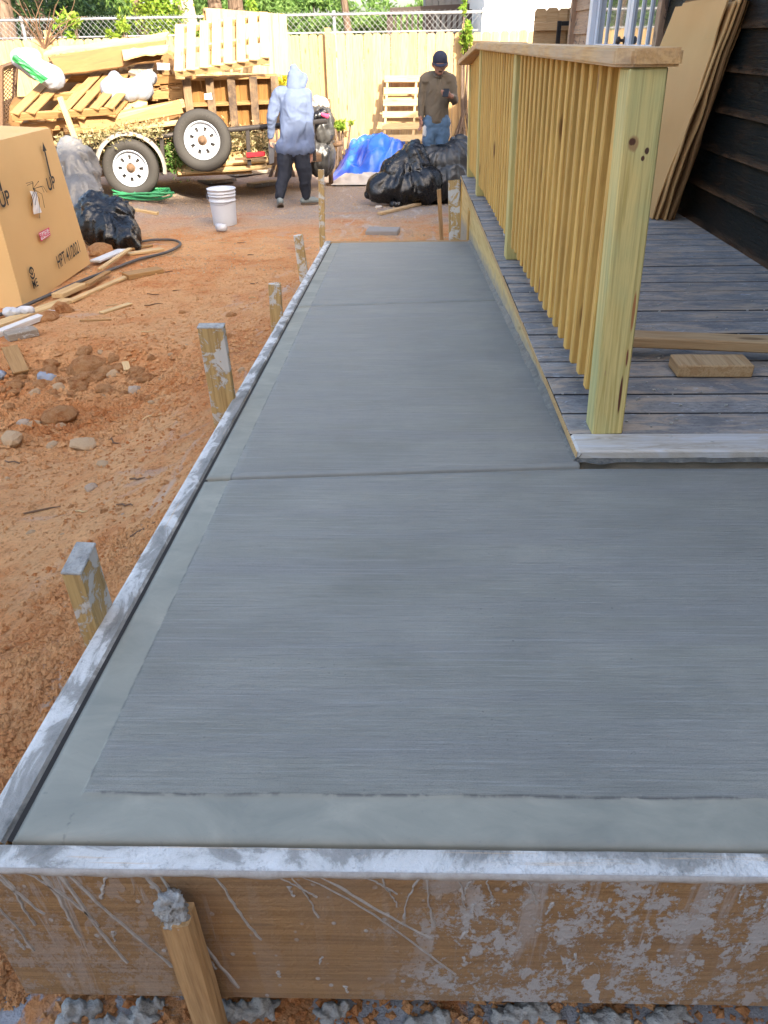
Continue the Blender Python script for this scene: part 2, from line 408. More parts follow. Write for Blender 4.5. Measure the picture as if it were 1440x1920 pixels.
def m_formtop(kind):
    """form board: bare timber under dried, white-grey cement; kind 'front' has splashes down its face"""
    t = NT('splashed_form_board_' + kind, .8)
    co = t.coord((1, 1, 1), rand=False); s = t.sep(co)
    gsc = (1.5, 40, 40) if kind == 'front' else (40, 1.5, 40)
    a = t.noise(t.coord(gsc, rand=False), 1.8, 5, .6, .6)
    c = t.ramp(a, [(.3, (.23, .128, .052)), (.5, (.33, .20, .088)), (.62, (.25, .142, .058)), (.75, (.35, .22, .10))])
    wv = t.noise(t.coord((2.0, 20, 95) if kind == 'front' else (20, 2, 95), rand=False), 1, 3, .6, .3)
    c = t.mix(t.math('MULTIPLY', t.ramp(wv, [(.48, 0), (.62, 1)]), .4), c, (.15, .08, .03))
    if kind == 'front':
        # knot line
        k = t.voro(t.coord((1.3, 9, 9), rand=False), 1.5)
        c = t.mix(t.ramp(k, [(.05, 1), (.10, 0)]), c, (.05, .03, .02))
        # fine mist of cement, blobs and broad milky runs
        xf = t.math('ADD', t.math('MULTIPLY', t.math('ADD', s[0], .6), .8), t.math('MULTIPLY', t.math('SUBTRACT', t.noise(t.coord((5, 1, 5), rand=False), 1.5, 4, .6), .5), .25))
        reg = t.ramp(xf, [(.02, .35), (.20, .25), (.27, .0), (.44, .0), (.55, .95), (.86, 1.0), (.98, .3)])
        reg2 = t.ramp(xf, [(.0, 1), (.22, .7), (.3, .1), (.45, .1), (.6, .8), (.9, .6)])
        fine = t.noise(t.coord((95, 60, 75), rand=False), 1, 6, .8, .3); mid = t.noise(t.coord((16, 9, 9), rand=False), 1.2, 5, .6, .4)
        sp = t.ramp(t.math('ADD', t.math('MULTIPLY', fine, .5), t.math('MULTIPLY', mid, .5)), [(.505, 0), (.53, 1)])
        bl = t.ramp(t.noise(t.coord((17, 9, 8), rand=False), 1.5, 4, .55, .2), [(.60, 0), (.62, 1)])
        run = t.ramp(t.noise(t.coord((20, 9, 1.6), rand=False, rot=(0, R(12), 0)), 1.4, 4, .6, .7), [(.56, 0), (.64, 1)])
        dots = t.ramp(t.voro(t.coord((46, 46, 34), rand=False), 1.0), [(.13, 1), (.2, 0)])
        dsel = t.ramp(t.noise(t.coord((6, 6, 6), rand=False), 2, 3, .6), [(.48, 0), (.58, 1)])
        hgt = t.ramp(t.math('ADD', t.math('MULTIPLY', t.math('SUBTRACT', s[2], .55), 3.0), 0.0), [(.0, .25), (.9, 1)])
        m = t.math('MAXIMUM', t.math('MULTIPLY', sp, reg), t.math('MULTIPLY', bl, reg))
        m = t.math('MAXIMUM', m, t.math('MULTIPLY', run, t.math('MULTIPLY', t.math('MULTIPLY', hgt, reg2), .85)))
        m = t.math('MAXIMUM', m, t.math('MULTIPLY', t.math('MULTIPLY', dots, dsel), .8))
        film = t.ramp(t.noise(t.coord((5, 5, 3), rand=False), 1.5, 6, .7), [(.35, .03), (.75, .45)])
        c = t.mix(film, c, (.25, .20, .155))
        c = t.mix(t.math('MULTIPLY', m, .88), c, (.39, .40, .405))
        n = t.bump(t.math('ADD', m, t.math('MULTIPLY', wv, .3)), .5, .003)
    else:
        n = t.bump(wv, .4, .003)
    nor = t.n('ShaderNodeNewGeometry').outputs['Normal']; ns = t.sep(nor)
    top = t.ramp(ns[2], [(.35, 0), (.6, 1)] if kind == 'front' else [(.05, 0), (.25, 1)])
    p = t.noise(t.coord((4, 4, 4) if kind == 'front' else (9, 3.5, 4), rand=False), 2.0, 7, .65, .7)
    side = t.math('MULTIPLY', t.math('ADD', s[0], .583), 2.5) if kind != 'front' else t.math('MULTIPLY', t.math('SUBTRACT', s[1], .604), 4.0)
    tc = t.ramp(t.math('SUBTRACT', t.math('ADD', t.math('MULTIPLY', p, .8), .1), side), [(.30, (.12, .12, .11)), (.40, (.24, .235, .215)), (.47, (.30, .29, .265)), (.52, (.52, .51, .48)), (.72, (.72, .71, .68))])
    gm = t.noise(t.coord((45, 45, 45), rand=False), 1.5, 6, .75)
    tc = t.mix(t.math('MULTIPLY', t.ramp(gm, [(.55, 0), (.68, 1)]), .55), tc, (.17, .165, .15))
    strk = t.ramp(t.noise(t.coord((3, 90, 3) if kind == 'front' else (90, 3, 3), rand=False), 1, 4, .6), [(.62, 0), (.68, 1)])
    tc = t.mix(t.math('MULTIPLY', strk, .5), tc, (.55, .38, .22))
    c = t.mix(top, c, tc)
    gr = t.noise(t.coord((90, 90, 90), rand=False), 1, 5, .7)
    return t.done(c, t.bump(gr, .8, .006, n))
M['form_front'] = m_formtop('front'); M['form_side'] = m_formtop('side')
def m_cement():
    t = NT('dried_cement', .9, .2)
    p = t.noise(t.coord((30, 30, 30)), 1, 7, .7)
    return t.done(t.ramp(p, [(.3, (.22, .215, .20)), (.5, (.40, .395, .37)), (.7, (.52, .515, .48))]), t.bump(p, 1.0, .02))
M['cement'] = m_cement()
def m_splash():
    t = NT('thin_cement_run', .8, .2)
    p = t.noise(t.coord((60, 60, 60)), 1, 5, .7)
    return t.done(t.ramp(p, [(.3, (.27, .25, .225)), (.7, (.40, .385, .36))]), t.bump(p, .3, .003))
M['splash'] = m_splash()
def m_clay(name='red_clay_soil', clod=False):
    t = NT(name, .95, .12)
    v = t.coord((1, 1, 1), rand=clod)
    s = t.sep(v)
    a = t.noise(v, 1.3, 6, .6, .5); b = t.noise(v, 9, 8, .68, .3); d = t.noise(v, 60, 6, .7); e = t.noise(v, 260, 3, .6)
    c = t.ramp(a, [(.27, (.36, .112, .034)), (.42, (.56, .22, .075)), (.56, (.68, .36, .16)), (.72, (.50, .158, .046))])
    c = t.mix(t.math('MULTIPLY', t.ramp(b, [(.42, 0), (.62, 1)]), .6), c, (.60, .34, .16))
    c = t.mix(t.math('MULTIPLY', t.ramp(b, [(.30, 1), (.44, 0)]), .6), c, (.30, .125, .05))
    c = t.mix(t.math('MULTIPLY', t.ramp(d, [(.33, 1), (.47, 0)]), .55), c, (.15, .062, .026))
    c = t.mix(t.math('MULTIPLY', t.ramp(d, [(.58, 0), (.72, 1)]), .5), c, (.66, .43, .24))
    if not clod:
        # greyer gravelly yard further back, pale cement wash beside the form, grey spills
        gf = t.ramp(t.math('ADD', t.math('MULTIPLY', s[1], .1), t.math('MULTIPLY', t.math('SUBTRACT', a, .5), .5)), [(.80, 0), (1.0, 1)])
        gcol = t.ramp(d, [(.35, (.17, .15, .135)), (.5, (.29, .255, .22)), (.65, (.40, .36, .32))])
        c = t.mix(t.math('MULTIPLY', gf, .85), c, gcol)
        cw = t.ramp(t.noise(t.coord((5, 1.2, 5), rand=False, rot=(0, 0, R(25))), 1.6, 5, .65, .6), [(.55, 0), (.68, 1)])
        edge = t.ramp(t.math('MULTIPLY', t.math('ADD', s[0], 1.15), 1.6), [(.0, 0), (.6, 1)])
        c = t.mix(t.math('MULTIPLY', t.math('MULTIPLY', cw, edge), .7), c, (.50, .43, .37))
        sp = t.ramp(t.noise(t.coord((1.1, 2.0, 1), rand=False), 1.3, 5, .6, .5), [(.62, 0), (.68, 1)])
        c = t.mix(t.math('MULTIPLY', sp, .35), c, (.40, .35, .32))
        ft = t.ramp(s[1], [(.66, 1), (.72, 0)])
        fm = t.ramp(t.noise(v, 7, 5, .65, .5), [(.46, 0), (.50, 1)])
        c = t.mix(t.math('MULTIPLY', t.math('MULTIPLY', ft, t.math('MULTIPLY', t.math('GREATER_THAN', s[1], .40), t.math('GREATER_THAN', s[0], -.68))), fm), c, (.40, .41, .43))
    n = t.bump(b, .8, .05); n = t.bump(d, .9, .018, n); n = t.bump(e, .5, .004, n)
    return t.done(c, n)
M['clay'] = m_clay(); M['clod'] = m_clay('clay_clod', True)
def m_stone():
    t = NT('pale_stone', .9, .2); v = t.coord((1, 1, 1)); p = t.noise(v, 20, 6, .7)
    c = t.ramp(p, [(.3, (.38, .23, .12)), (.6, (.52, .36, .21)), (.75, (.58, .45, .31))])
    return t.done(c, t.bump(p, .8, .01))
M['stone'] = m_stone()
M['grey_stone'] = plain('grey_stone', (.40, .30, .21), .9, bump=.6, bs=25, vary=.3)
def m_deck():
    t = NT('worn_grey_decking', .75, .2)
    g = t.noise(t.coord((4, 120, 120)), 1, 4, .65)
    a = t.noise(t.coord((2, 5, 3)), 1.6, 6, .65, .6)
    oi = t.n('ShaderNodeObjectInfo')
    c = t.ramp(a, [(.3, (.16, .16, .162)), (.5, (.30, .295, .285)), (.7, (.46, .435, .395))])
    c = t.mix(t.math('MULTIPLY', oi.outputs['Random'], .55), c, (.14, .138, .14))
    fn = t.noise(t.coord((30, 60, 60)), 1.4, 7, .8)
    c = t.mix(t.math('MULTIPLY', t.ramp(fn, [(.40, 1), (.52, 0)]), .5), c, (.08, .08, .085))
    c = t.mix(t.math('MULTIPLY', t.ramp(g, [(.4, 1), (.6, 0)]), .4), c, (.12, .13, .145))
    tn = t.ramp(t.noise(t.coord((2.2, 7, 3), rot=(0, 0, R(20))), 1.7, 6, .7, 1.2), [(.46, 0), (.62, 1)])
    c = t.mix(t.math('MULTIPLY', tn, .7), c, (.46, .36, .26))
    wh = t.ramp(t.noise(t.coord((9, 26, 6), rot=(0, 0, R(-25))), 1.6, 6, .7, 1.0), [(.60, 0), (.66, 1)])
    c = t.mix(t.math('MULTIPLY', wh, .55), c, (.46, .49, .53))
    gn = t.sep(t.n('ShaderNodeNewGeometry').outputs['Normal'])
    c = t.mix(t.ramp(gn[2], [(.3, 1), (.75, 0)]), c, (.030, .034, .042))  # board sides painted near-black so the gaps between boards read as shaded
    return t.done(c, t.bump(g, .5, .003), t.ramp(a, [(.3, .6), (.7, .85)]))
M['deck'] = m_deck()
def m_decknose():
    t = NT('cement_whitened_deck_board', .75, .3)
    g = t.noise(t.coord((3, 90, 90)), 1, 4, .65)
    a = t.noise(t.coord((4, 22, 6)), 1.5, 7, .7, .9)
    c = t.ramp(a, [(.3, (.28, .25, .20)), (.46, (.46, .43, .38)), (.6, (.50, .51, .52)), (.75, (.40, .36, .30))])
    c = t.mix(t.math('MULTIPLY', t.ramp(g, [(.4, 1), (.6, 0)]), .3), c, (.25, .23, .2))
    return t.done(c, t.bump(g, .5, .003))
M['decknose'] = m_decknose()
def m_joist():
    t = NT('cement_stained_rim_joist', .85, .2)
    v = t.coord((1, 1, 1), rand=False)
    a = t.noise(t.coord((20, 2, 30), rand=False), 1.3, 5, .6, .5)
    c = t.ramp(a, [(.3, (.46, .31, .11)), (.6, (.58, .42, .18))])
    m = t.noise(t.coord((8, 5, 9), rand=False), 1.4, 7, .7, .7)
    s = t.sep(v)
    rel = t.math('SUBTRACT', s[2], t.math('SUBTRACT', .933, t.math('MULTIPLY', s[1], .068)))
    low = t.ramp(t.math('ADD', t.math('MULTIPLY', rel, 4.0), t.math('MULTIPLY', m, .8)), [(.45, 1), (.75, 0)])
    c = t.mix(t.math('MULTIPLY', low, .85), c, (.27, .25, .21))
    c = t.mix(t.math('MULTIPLY', t.ramp(m, [(.60, 0), (.70, 1)]), .7), c, (.12, .11, .09))
    return t.done(c, t.bump(m, .7, .008))
M['joist'] = m_joist()
def m_siding():
    t = NT('flaking_dark_paint', .38, .10)
    g = t.noise(t.coord((4, 60, 60)), 1.3, 6, .7, .6)
    a = t.noise(t.coord((2, 3, 3)), 1.5, 5, .6, .4)
    c = t.ramp(a, [(.35, (.003, .005, .005)), (.5, (.006, .007, .006)), (.65, (.016, .010, .006))])
    f = t.ramp(t.noise(t.coord((3, 9, 9)), 1.7, 8, .72, .8), [(.60, 0), (.64, 1)])
    c = t.mix(t.math('MULTIPLY', f, .6), c, (.06, .03, .015))
    so = t.sep(t.coord((1, 1, 1), rand=False))
    low = t.math('MULTIPLY', t.ramp(so[2], [(.0, 1), (.045, 0)]), t.ramp(t.noise(t.coord((3, 12, 12)), 1.5, 6, .7), [(.38, 0), (.55, 1)]))
    c = t.mix(t.math('MULTIPLY', low, .85), c, (.115, .06, .03))  # highlight along the lower lap edges painted in as brown
    return t.done(c, t.bump(t.math('ADD', g, t.math('MULTIPLY', f, -.6)), 1.0, .014), .38)
M['siding'] = m_siding()
def m_siding_tan():
    t = NT('tan_toned_peeling_paint', .6, .4)
    g = t.noise(t.coord((4, 60, 60)), 1.3, 6, .7, .6)
    c = t.ramp(g, [(.35, (.24, .15, .095)), (.6, (.36, .24, .155))])
    f = t.ramp(t.noise(t.coord((4, 10, 10)), 1.7, 8, .72, .8), [(.56, 0), (.60, 1)])
    c = t.mix(t.math('MULTIPLY', f, .85), c, (.07, .05, .04))
    return t.done(c, t.bump(t.math('ADD', g, t.math('MULTIPLY', f, -.6)), .9, .006))
M['siding_tan'] = m_siding_tan()
def m_card(name='cardboard', c1=(.64, .42, .19), c2=(.57, .365, .155)):
    t = NT(name, .85, .2)
    a = t.noise(t.coord((1, 1, 1)), 2.0, 5, .6); g = t.noise(t.coord((120, 1.5, 1.5)), 1, 3, .6)
    cr = t.voro(t.coord((1, 1, 1)), 2.6, 'DISTANCE_TO_EDGE')
    c = t.mix(a, c1, c2)
    c = t.mix(t.math('MULTIPLY', t.ramp(cr, [(.0, 1), (.012, 0)]), .0), c, (.26, .17, .09))
    return t.done(c, t.bump(t.math('ADD', t.math('MULTIPLY', g, .25), t.math('MULTIPLY', a, 1.5)), .18, .006))
M['card'] = m_card(); M['card_lean'] = m_card('leaning_cardboard', (.60, .37, .16), (.50, .295, .115)); M['card_dark'] = m_card('old_brown_cardboard', (.26, .145, .06), (.18, .095, .038))  # card_lean: the box cardboard with its shade darkened into the colour
def m_plastic(name, c, rough=.25, crease=1.0, c2=None):
    t = NT(name, rough, .55)
    v = t.coord((1, 1, 1)); a = t.noise(v, 5, 5, .6, 1.8); b = t.noise(v, 16, 4, .6, 2.5)
    rd = t.math('ABSOLUTE', t.math('SUBTRACT', a, .5)); rb = t.math('ABSOLUTE', t.math('SUBTRACT', b, .5))
    h = t.math('ADD', rd, t.math('MULTIPLY', rb, .45))
    cc = t.mix(t.ramp(t.noise(v, 2, 4, .6), [(.4, 0), (.6, 1)]), c, c2 or c)
    return t.done(cc, t.bump(h, .35 * crease, .03), t.mix(a, (rough,) * 3, (rough + .2,) * 3))
M['pallet_shaded'] = wood('shaded_pallet_board', (.30, .155, .045), (.22, .10, .028), knots=.7, vary=.35)  # pallet wood in darker orange, shade inside the stack put into its colour
M['bag_black'] = m_plastic('black_bin_liner', (.004, .004, .005), .17)
M['bag_grey'] = m_plastic('translucent_grey_bin_liner', (.19, .18, .17), .3, c2=(.10, .10, .10))
M['bag_dusty'] = m_plastic('dusty_black_bin_liner', (.010, .010, .011), .22, c2=(.07, .068, .065))
M['bag_white'] = m_plastic('white_woven_sack', (.24, .26, .30), .5, .8)
M['bag_clear'] = m_plastic('filmy_plastic_wrap', (.45, .46, .48), .3, 1.0, (.6, .6, .62))
M['tarp'] = m_plastic('blue_tarpaulin', (.01, .05, .42), .22, 1.0, (.03, .16, .62))
M['cloth'] = m_plastic('beige_drop_cloth', (.48, .42, .36), .9, .6)
M['rubber'] = plain('tyre_rubber', (.045, .040, .034), .75, bump=.3, bs=90, vary=.4)
M['rimwhite'] = plain('white_wheel_paint', (.42, .44, .47), .4, vary=.15, bs=8)
M['rust'] = plain('rusty_steel', (.20, .12, .07), .8, .3, .3, 40, .5)
M['steel'] = plain('dark_trailer_steel', (.07, .06, .055), .55, .4, .2, 30, .4)
M['galv'] = plain('galvanised_steel', (.42, .43, .44), .45, .7, vary=.2)
M['fender'] = plain('dusty_mudguard', (.30, .27, .23), .6, .2, vary=.3, bs=12)
M['red'] = plain('red_lens', (.45, .02, .03), .3, vary=.1)
M['white'] = plain('white_paint', (.74, .75, .76), .6, vary=.08)
M['doorwhite'] = plain('white_door_paint', (.60, .66, .74), .4, vary=.06)
M['bucket'] = plain('white_bucket_plastic', (.52, .55, .60), .4, vary=.12, bs=10, spec=.5)
M['green_hose'] = plain('green_hose_plastic', (.05, .30, .12), .45, vary=.2)
M['black_hose'] = plain('black_rubber_pipe', (.085, .08, .075), .6, vary=.4)
M['black'] = plain('black_plastic', (.012, .012, .013), .5, vary=.2)
M['yellow'] = plain('yellow_paint', (.75, .62, .03), .6, vary=.1)
M['green_print'] = plain('green_printed_plastic', (.03, .28, .08), .45, vary=.2)
M['paper'] = plain('white_paper', (.72, .70, .68), .85, vary=.1)
M['pink'] = plain('red_label_print', (.62, .06, .14), .8, vary=.1)
M['ink'] = plain('black_print', (.03, .028, .026), .8, vary=.2)
M['housewhite'] = plain('white_siding_paint', (.78, .79, .80), .6, vary=.05)
M['shedgrey'] = wood('grey_shed_boards', (.30, .29, .27), (.22, .21, .20), axis=2)
M['darkbrown'] = plain('dark_brown_stain', (.05, .032, .025), .6, vary=.3)
M['roof'] = plain('asphalt_shingle', (.06, .058, .055), .9, bump=.4, vary=.4)
M['wallcore'] = plain('sheathing', (.06, .05, .04), .9)
def m_leaf(name, c1, c2, c3):
    t = NT(name, .6, .3); v = t.coord((1, 1, 1), rand=False)
    a = t.noise(v, 1.6, 3, .6); b = t.noise(v, 23, 2, .6)
    c = t.mix(t.ramp(a, [(.4, 0), (.6, 1)]), c1, c2); c = t.mix(t.ramp(b, [(.5, 0), (.62, 1)]), c, c3)
    t.done(c); tr = t.n('ShaderNodeBsdfTranslucent'); t.t.links.new(c, tr.inputs[0])
    mx = t.n('ShaderNodeMixShader'); mx.inputs[0].default_value = .35
    t.t.links.new(t.b.outputs[0], mx.inputs[1]); t.t.links.new(tr.outputs[0], mx.inputs[2])
    t.t.links.new(mx.outputs[0], t.t.nodes['Material Output'].inputs[0]); return t.m
M['leaf_dark'] = m_leaf('dark_foliage', (.015, .04, .014), (.03, .07, .02), (.06, .11, .03))
M['leaf'] = m_leaf('green_foliage', (.07, .16, .03), (.13, .23, .05), (.22, .31, .09))
M['leaf_lime'] = m_leaf('young_lime_foliage', (.12, .24, .02), (.20, .30, .03), (.28, .33, .05))
M['leaf_yellow'] = m_leaf('yellow_leaves', (.45, .38, .02), (.55, .44, .03), (.40, .40, .03))
M['leaf_dry'] = m_leaf('dry_leaves', (.34, .27, .13), (.48, .40, .22), (.20, .20, .08))
M['grass'] = m_leaf('grass_blades', (.05, .12, .03), (.08, .16, .05), (.2, .2, .08))
def m_bark(name, c1, c2):
    t = NT(name, .9, .1); v = t.coord((9, 9, 1.6)); p = t.noise(v, 1.6, 6, .7, .5)
    return t.done(t.ramp(p, [(.35, c1), (.65, c2)]), t.bump(p, 1.0, .04))
M['bark'] = m_bark('brown_bark', (.075, .05, .035), (.22, .16, .12)); M['bark_pale'] = m_bark('pale_sunlit_bark', (.30, .25, .20), (.50, .44, .37))
def m_glass():
    t = NT('window_glass', .05, .6); t.b.inputs['Base Color'].default_value = (.05, .06, .07, 1)
    t.b.inputs['Coat Weight'].default_value = .6; return t.m
M['glass'] = m_glass()
def m_clear():
    t = NT('clear_plastic', .12, .5); t.b.inputs['Base Color'].default_value = (.85, .88, .92, 1)
    t.b.inputs['Transmission Weight'].default_value = .55; return t.m
M['clear'] = m_clear()
M['skin'] = plain('skin', (.30, .15, .10), .55, vary=.12, bs=30)
M['hoodie'] = plain('blue_grey_jersey', (.12, .155, .25), .9, bump=.3, bs=60, vary=.12)
M['trousers'] = plain('dark_navy_trousers', (.018, .022, .035), .8, vary=.3)
M['khaki'] = plain('olive_brown_knit', (.13, .105, .075), .9, bump=.3, bs=70, vary=.2)
M['jeans'] = plain('faded_blue_denim', (.09, .16, .26), .85, bump=.3, bs=30, vary=.4)
M['navy'] = plain('navy_cap_cloth', (.018, .022, .045), .8, vary=.2)
M['shoe'] = plain('grey_shoe', (.20, .23, .23), .8, vary=.3, bs=30)
M['sole'] = plain('brown_shoe_sole', (.14, .10, .07), .8, vary=.3)
M['hair'] = plain('dark_hair', (.012, .009, .007), .6, vary=.2)
M['grey_board'] = plain('grey_board', (.20, .19, .18), .7, vary=.2)
M['brick'] = plain('grey_block', (.30, .27, .24), .95, bump=.6, bs=20, vary=.3)

# ------------------------------------------------------------------ the ground
SHADE_T = 10.5
_off = SHADE_T / math.tan(SUN_EL); _u = Vector((.764, .645, 0)).normalized(); _nn = Vector((-_u.y, _u.x, 0))
_q = Vector((-5.5, 8.9, 0)) + Vector((math.sin(SUN_AZ), -math.cos(SUN_AZ), 0)) * _off + _u * (-2.7) - _nn * 4.9
M['shade_house_wall'] = plain('shade_house_stucco', (.26, .22, .17), .9, vary=.1)  # wall of the added shading house, toned to limit bounce light
def axis(segs):
    out = []
    for a, b, st in segs: out += list(np.arange(a, b - 1e-6, st))
    out.append(segs[-1][1]); return np.array(out)
gx = axis([(-300, -60, 40), (-60, -14, 4), (-14, -5, .25), (-5, -3, .06), (-3, -.6, .02), (-.6, 1.0, .06), (1.0, 4, .3), (4, 20, 2), (20, 60, 10), (60, 300, 60)])
gy = axis([(-60, -4, 8), (-4, .3, .3), (.3, 4.6, .02), (4.6, 7.5, .03), (7.5, 11, .05), (11, 14, .15), (14, 30, 2), (30, 60, 10), (60, 620, 80)])
link('ground', grid(gx, gy, gh), M['clay'], kind='structure')

# ------------------------------------------------------------------ concrete path: three slabs
SL = math.atan(.068); cs = math.cos(SL)
def skew(x, y):   # the tooled joints are not quite square to the form
    return (min(x, .5) - .5) * float(np.interp(y, [.63, 1.86, 3.94, 5.9], [0, .07, .11, .0]))
def slab_panel(name, x0, x1, y0, y1, label=None):
    """surface grid with rounded arrises; local Y runs down the slope"""
    s0, s1 = y0 / cs, y1 / cs; e = .016
    xs = np.unique(np.round(np.concatenate([np.arange(x0 + .02, x1 - .02, .025), [x0, x0 + .003, x0 + .006, x0 + .012, -.4824, -.480, x1 - .006, x1]]), 4))
    xs = xs[(xs >= x0) & (xs <= x1)]
    ys = np.unique(np.round(np.concatenate([np.arange(s0 + .02, s1 - .02, .025), [s0, s0 + .003, s0 + .006, s0 + .012, .7135, .716, s1 - .012, s1 - .006, s1 - .003, s1]]), 4))
    ys = ys[(ys >= s0) & (ys <= s1)]
    def fn(X, Y):
        d = np.minimum(np.minimum(X - x0, Y - s0), s1 - Y)
        r = np.clip(e - d, 0, e); z = -(e - np.sqrt(np.maximum(e * e - r * r, 0)))
        marg = (X < -.481) | (Y < .715)
        z = z - np.where(marg, .0022, 0) + .0022 * fbm(X * 2.2, Y * 2.8, 3) + .0009 * fbm(X * 9, Y * 30, 2)
        return z
    me = grid(xs, ys, fn)
    bm = bmesh.new(); bm.from_mesh(me)
    be = [ed for ed in bm.edges if ed.is_boundary]
    ex = bmesh.ops.extrude_edge_only(bm, edges=be)
    for vv in ex['geom']:
        if isinstance(vv, bmesh.types.BMVert): vv.co.z -= .12
    bmesh.ops.recalc_face_normals(bm, faces=bm.faces)
    for vv in bm.verts: vv.co.y += skew(vv.co.x, vv.co.y)
    bm.to_mesh(me); bm.free()
    me.polygons.foreach_set('use_smooth', [True] * len(me.polygons))
    mtx = Matrix.Translation((0, 0, .933)) @ Matrix.Rotation(-SL, 4, 'X')
    return link(name, me, M['concrete'], path, mtx)
path = bpy.data.objects.new('concrete_path', None); col.objects.link(path); path['kind'] = 'structure'
slab_panel('concrete_slab', -.556, 1.86, .627, 1.856)
slab_panel('concrete_slab', -.556, .499, 1.868, 3.931)
slab_panel('concrete_slab', -.556, .499, 3.947, 5.905)
def groove_fill():
    b = MB()
    for yj in (1.862, 3.939):
        ya = yj + skew(-.55, yj); Mr = Matrix.Translation((-.03, (ya + yj) / 2, slab_z(yj) - .095)) @ Matrix.Rotation(math.atan2(yj - ya, 1.05), 4, 'Z'); b.box((0, 0, 0), (1.05, .05, .12), Mr)
    b.box((1.18, 1.862, slab_z(1.862) - .095), (1.35, .05, .12))
    b.build('slab_joint', M['ink'], path)
groove_fill()
# form boards: top edge rough with cement, outer edge uneven
def form_board(a0, a1, along, c0, c1, depth, mat, name, label, seed):
    """prism along 'x' or 'y' with a finely divided top"""
    n = int((a1 - a0) / .012); v = []; f = []; k = 9
    A = np.linspace(a0, a1, n); r2 = np.random.default_rng(seed)
    for i, a in enumerate(A):
        o = fbm(a * 9 + seed, seed, 4) * .003 + max(0, fbm(a * 4 + seed, 7.1, 3)) * .004
        rr = fbm(a * 25, seed + 3.3, 3)
        prof = [(c0 - .000, -depth), (c0, -.030), (c0 - abs(o) * .6 - .0005, -.008 - abs(rr) * .006), (c0 - abs(o) * .5, -.0008), (c0 + (c1 - c0) * .12, .001 + rr * .003),
                (c0 + (c1 - c0) * .6, .001 + rr * .003), (c1 - .004, .001 + rr * .002), (c1, -.006), (c1, -depth)]
        for c, h in prof:
            if along == 'y': v.append((c, a, slab_z(a) + h))
            else: v.append((a, c, slab_z(c0) + h if h > -.2 else slab_z(c0) + h))
    for i in range(n - 1):
        for j in range(k - 1):
            q = (i * k + j, (i + 1) * k + j, (i + 1) * k + j + 1, i * k + j + 1)
            f.append(q if along == 'y' else q[::-1])
    f.append(tuple(range(k))); f.append(tuple((n - 1) * k + j for j in range(k)))
    me = mesh(name, v, f, False)
    bm = bmesh.new(); bm.from_mesh(me); bmesh.ops.recalc_face_normals(bm, faces=bm.faces); bm.to_mesh(me); bm.free()
    return link(name, me, mat, None, None, label=label, cat='form board', group='timber form boards round the wet concrete')
fb = form_board(-.600, 1.9, 'x', .581, .621, .335, M['form_front'], 'form_board', 'brown front plank splashed with grey cement, holding the near end of the wet concrete', 3)
form_board(-.602, 0.0, 'y', 0, 0, .3, M['form_side'], 'x', 'x', 5) if False else None
form_board(.623, 5.99, 'y', -.604, -.5595, .19, M['form_side'], 'form_board', 'long narrow cement-whitened board edging the left side of the wet path', 5)
v = []; n_ = 60
for i in range(n_ + 1):
    y = .63 + 5.27 * i / n_; v += [(-.5625, y, slab_z(y) - .0045), (-.547, y, slab_z(y) - .0125)]
link('gap_shade_strip', mesh('gap_shade_strip', v, [(2 * i, 2 * i + 1, 2 * i + 3, 2 * i + 2) for i in range(n_)]), M['ink'], path)  # black strip laid in the gap to stand in for its shade
b = board('form_board', (-.60, 5.935, slab_z(5.93) - .05), (.52, 5.935, slab_z(5.93) - .05), .10, .035, M['stake_clean'], None, up=(0, -1, 0), label='thin dark board edge closing the far end of the wet path', cat='form board', group='timber form boards round the wet concrete')
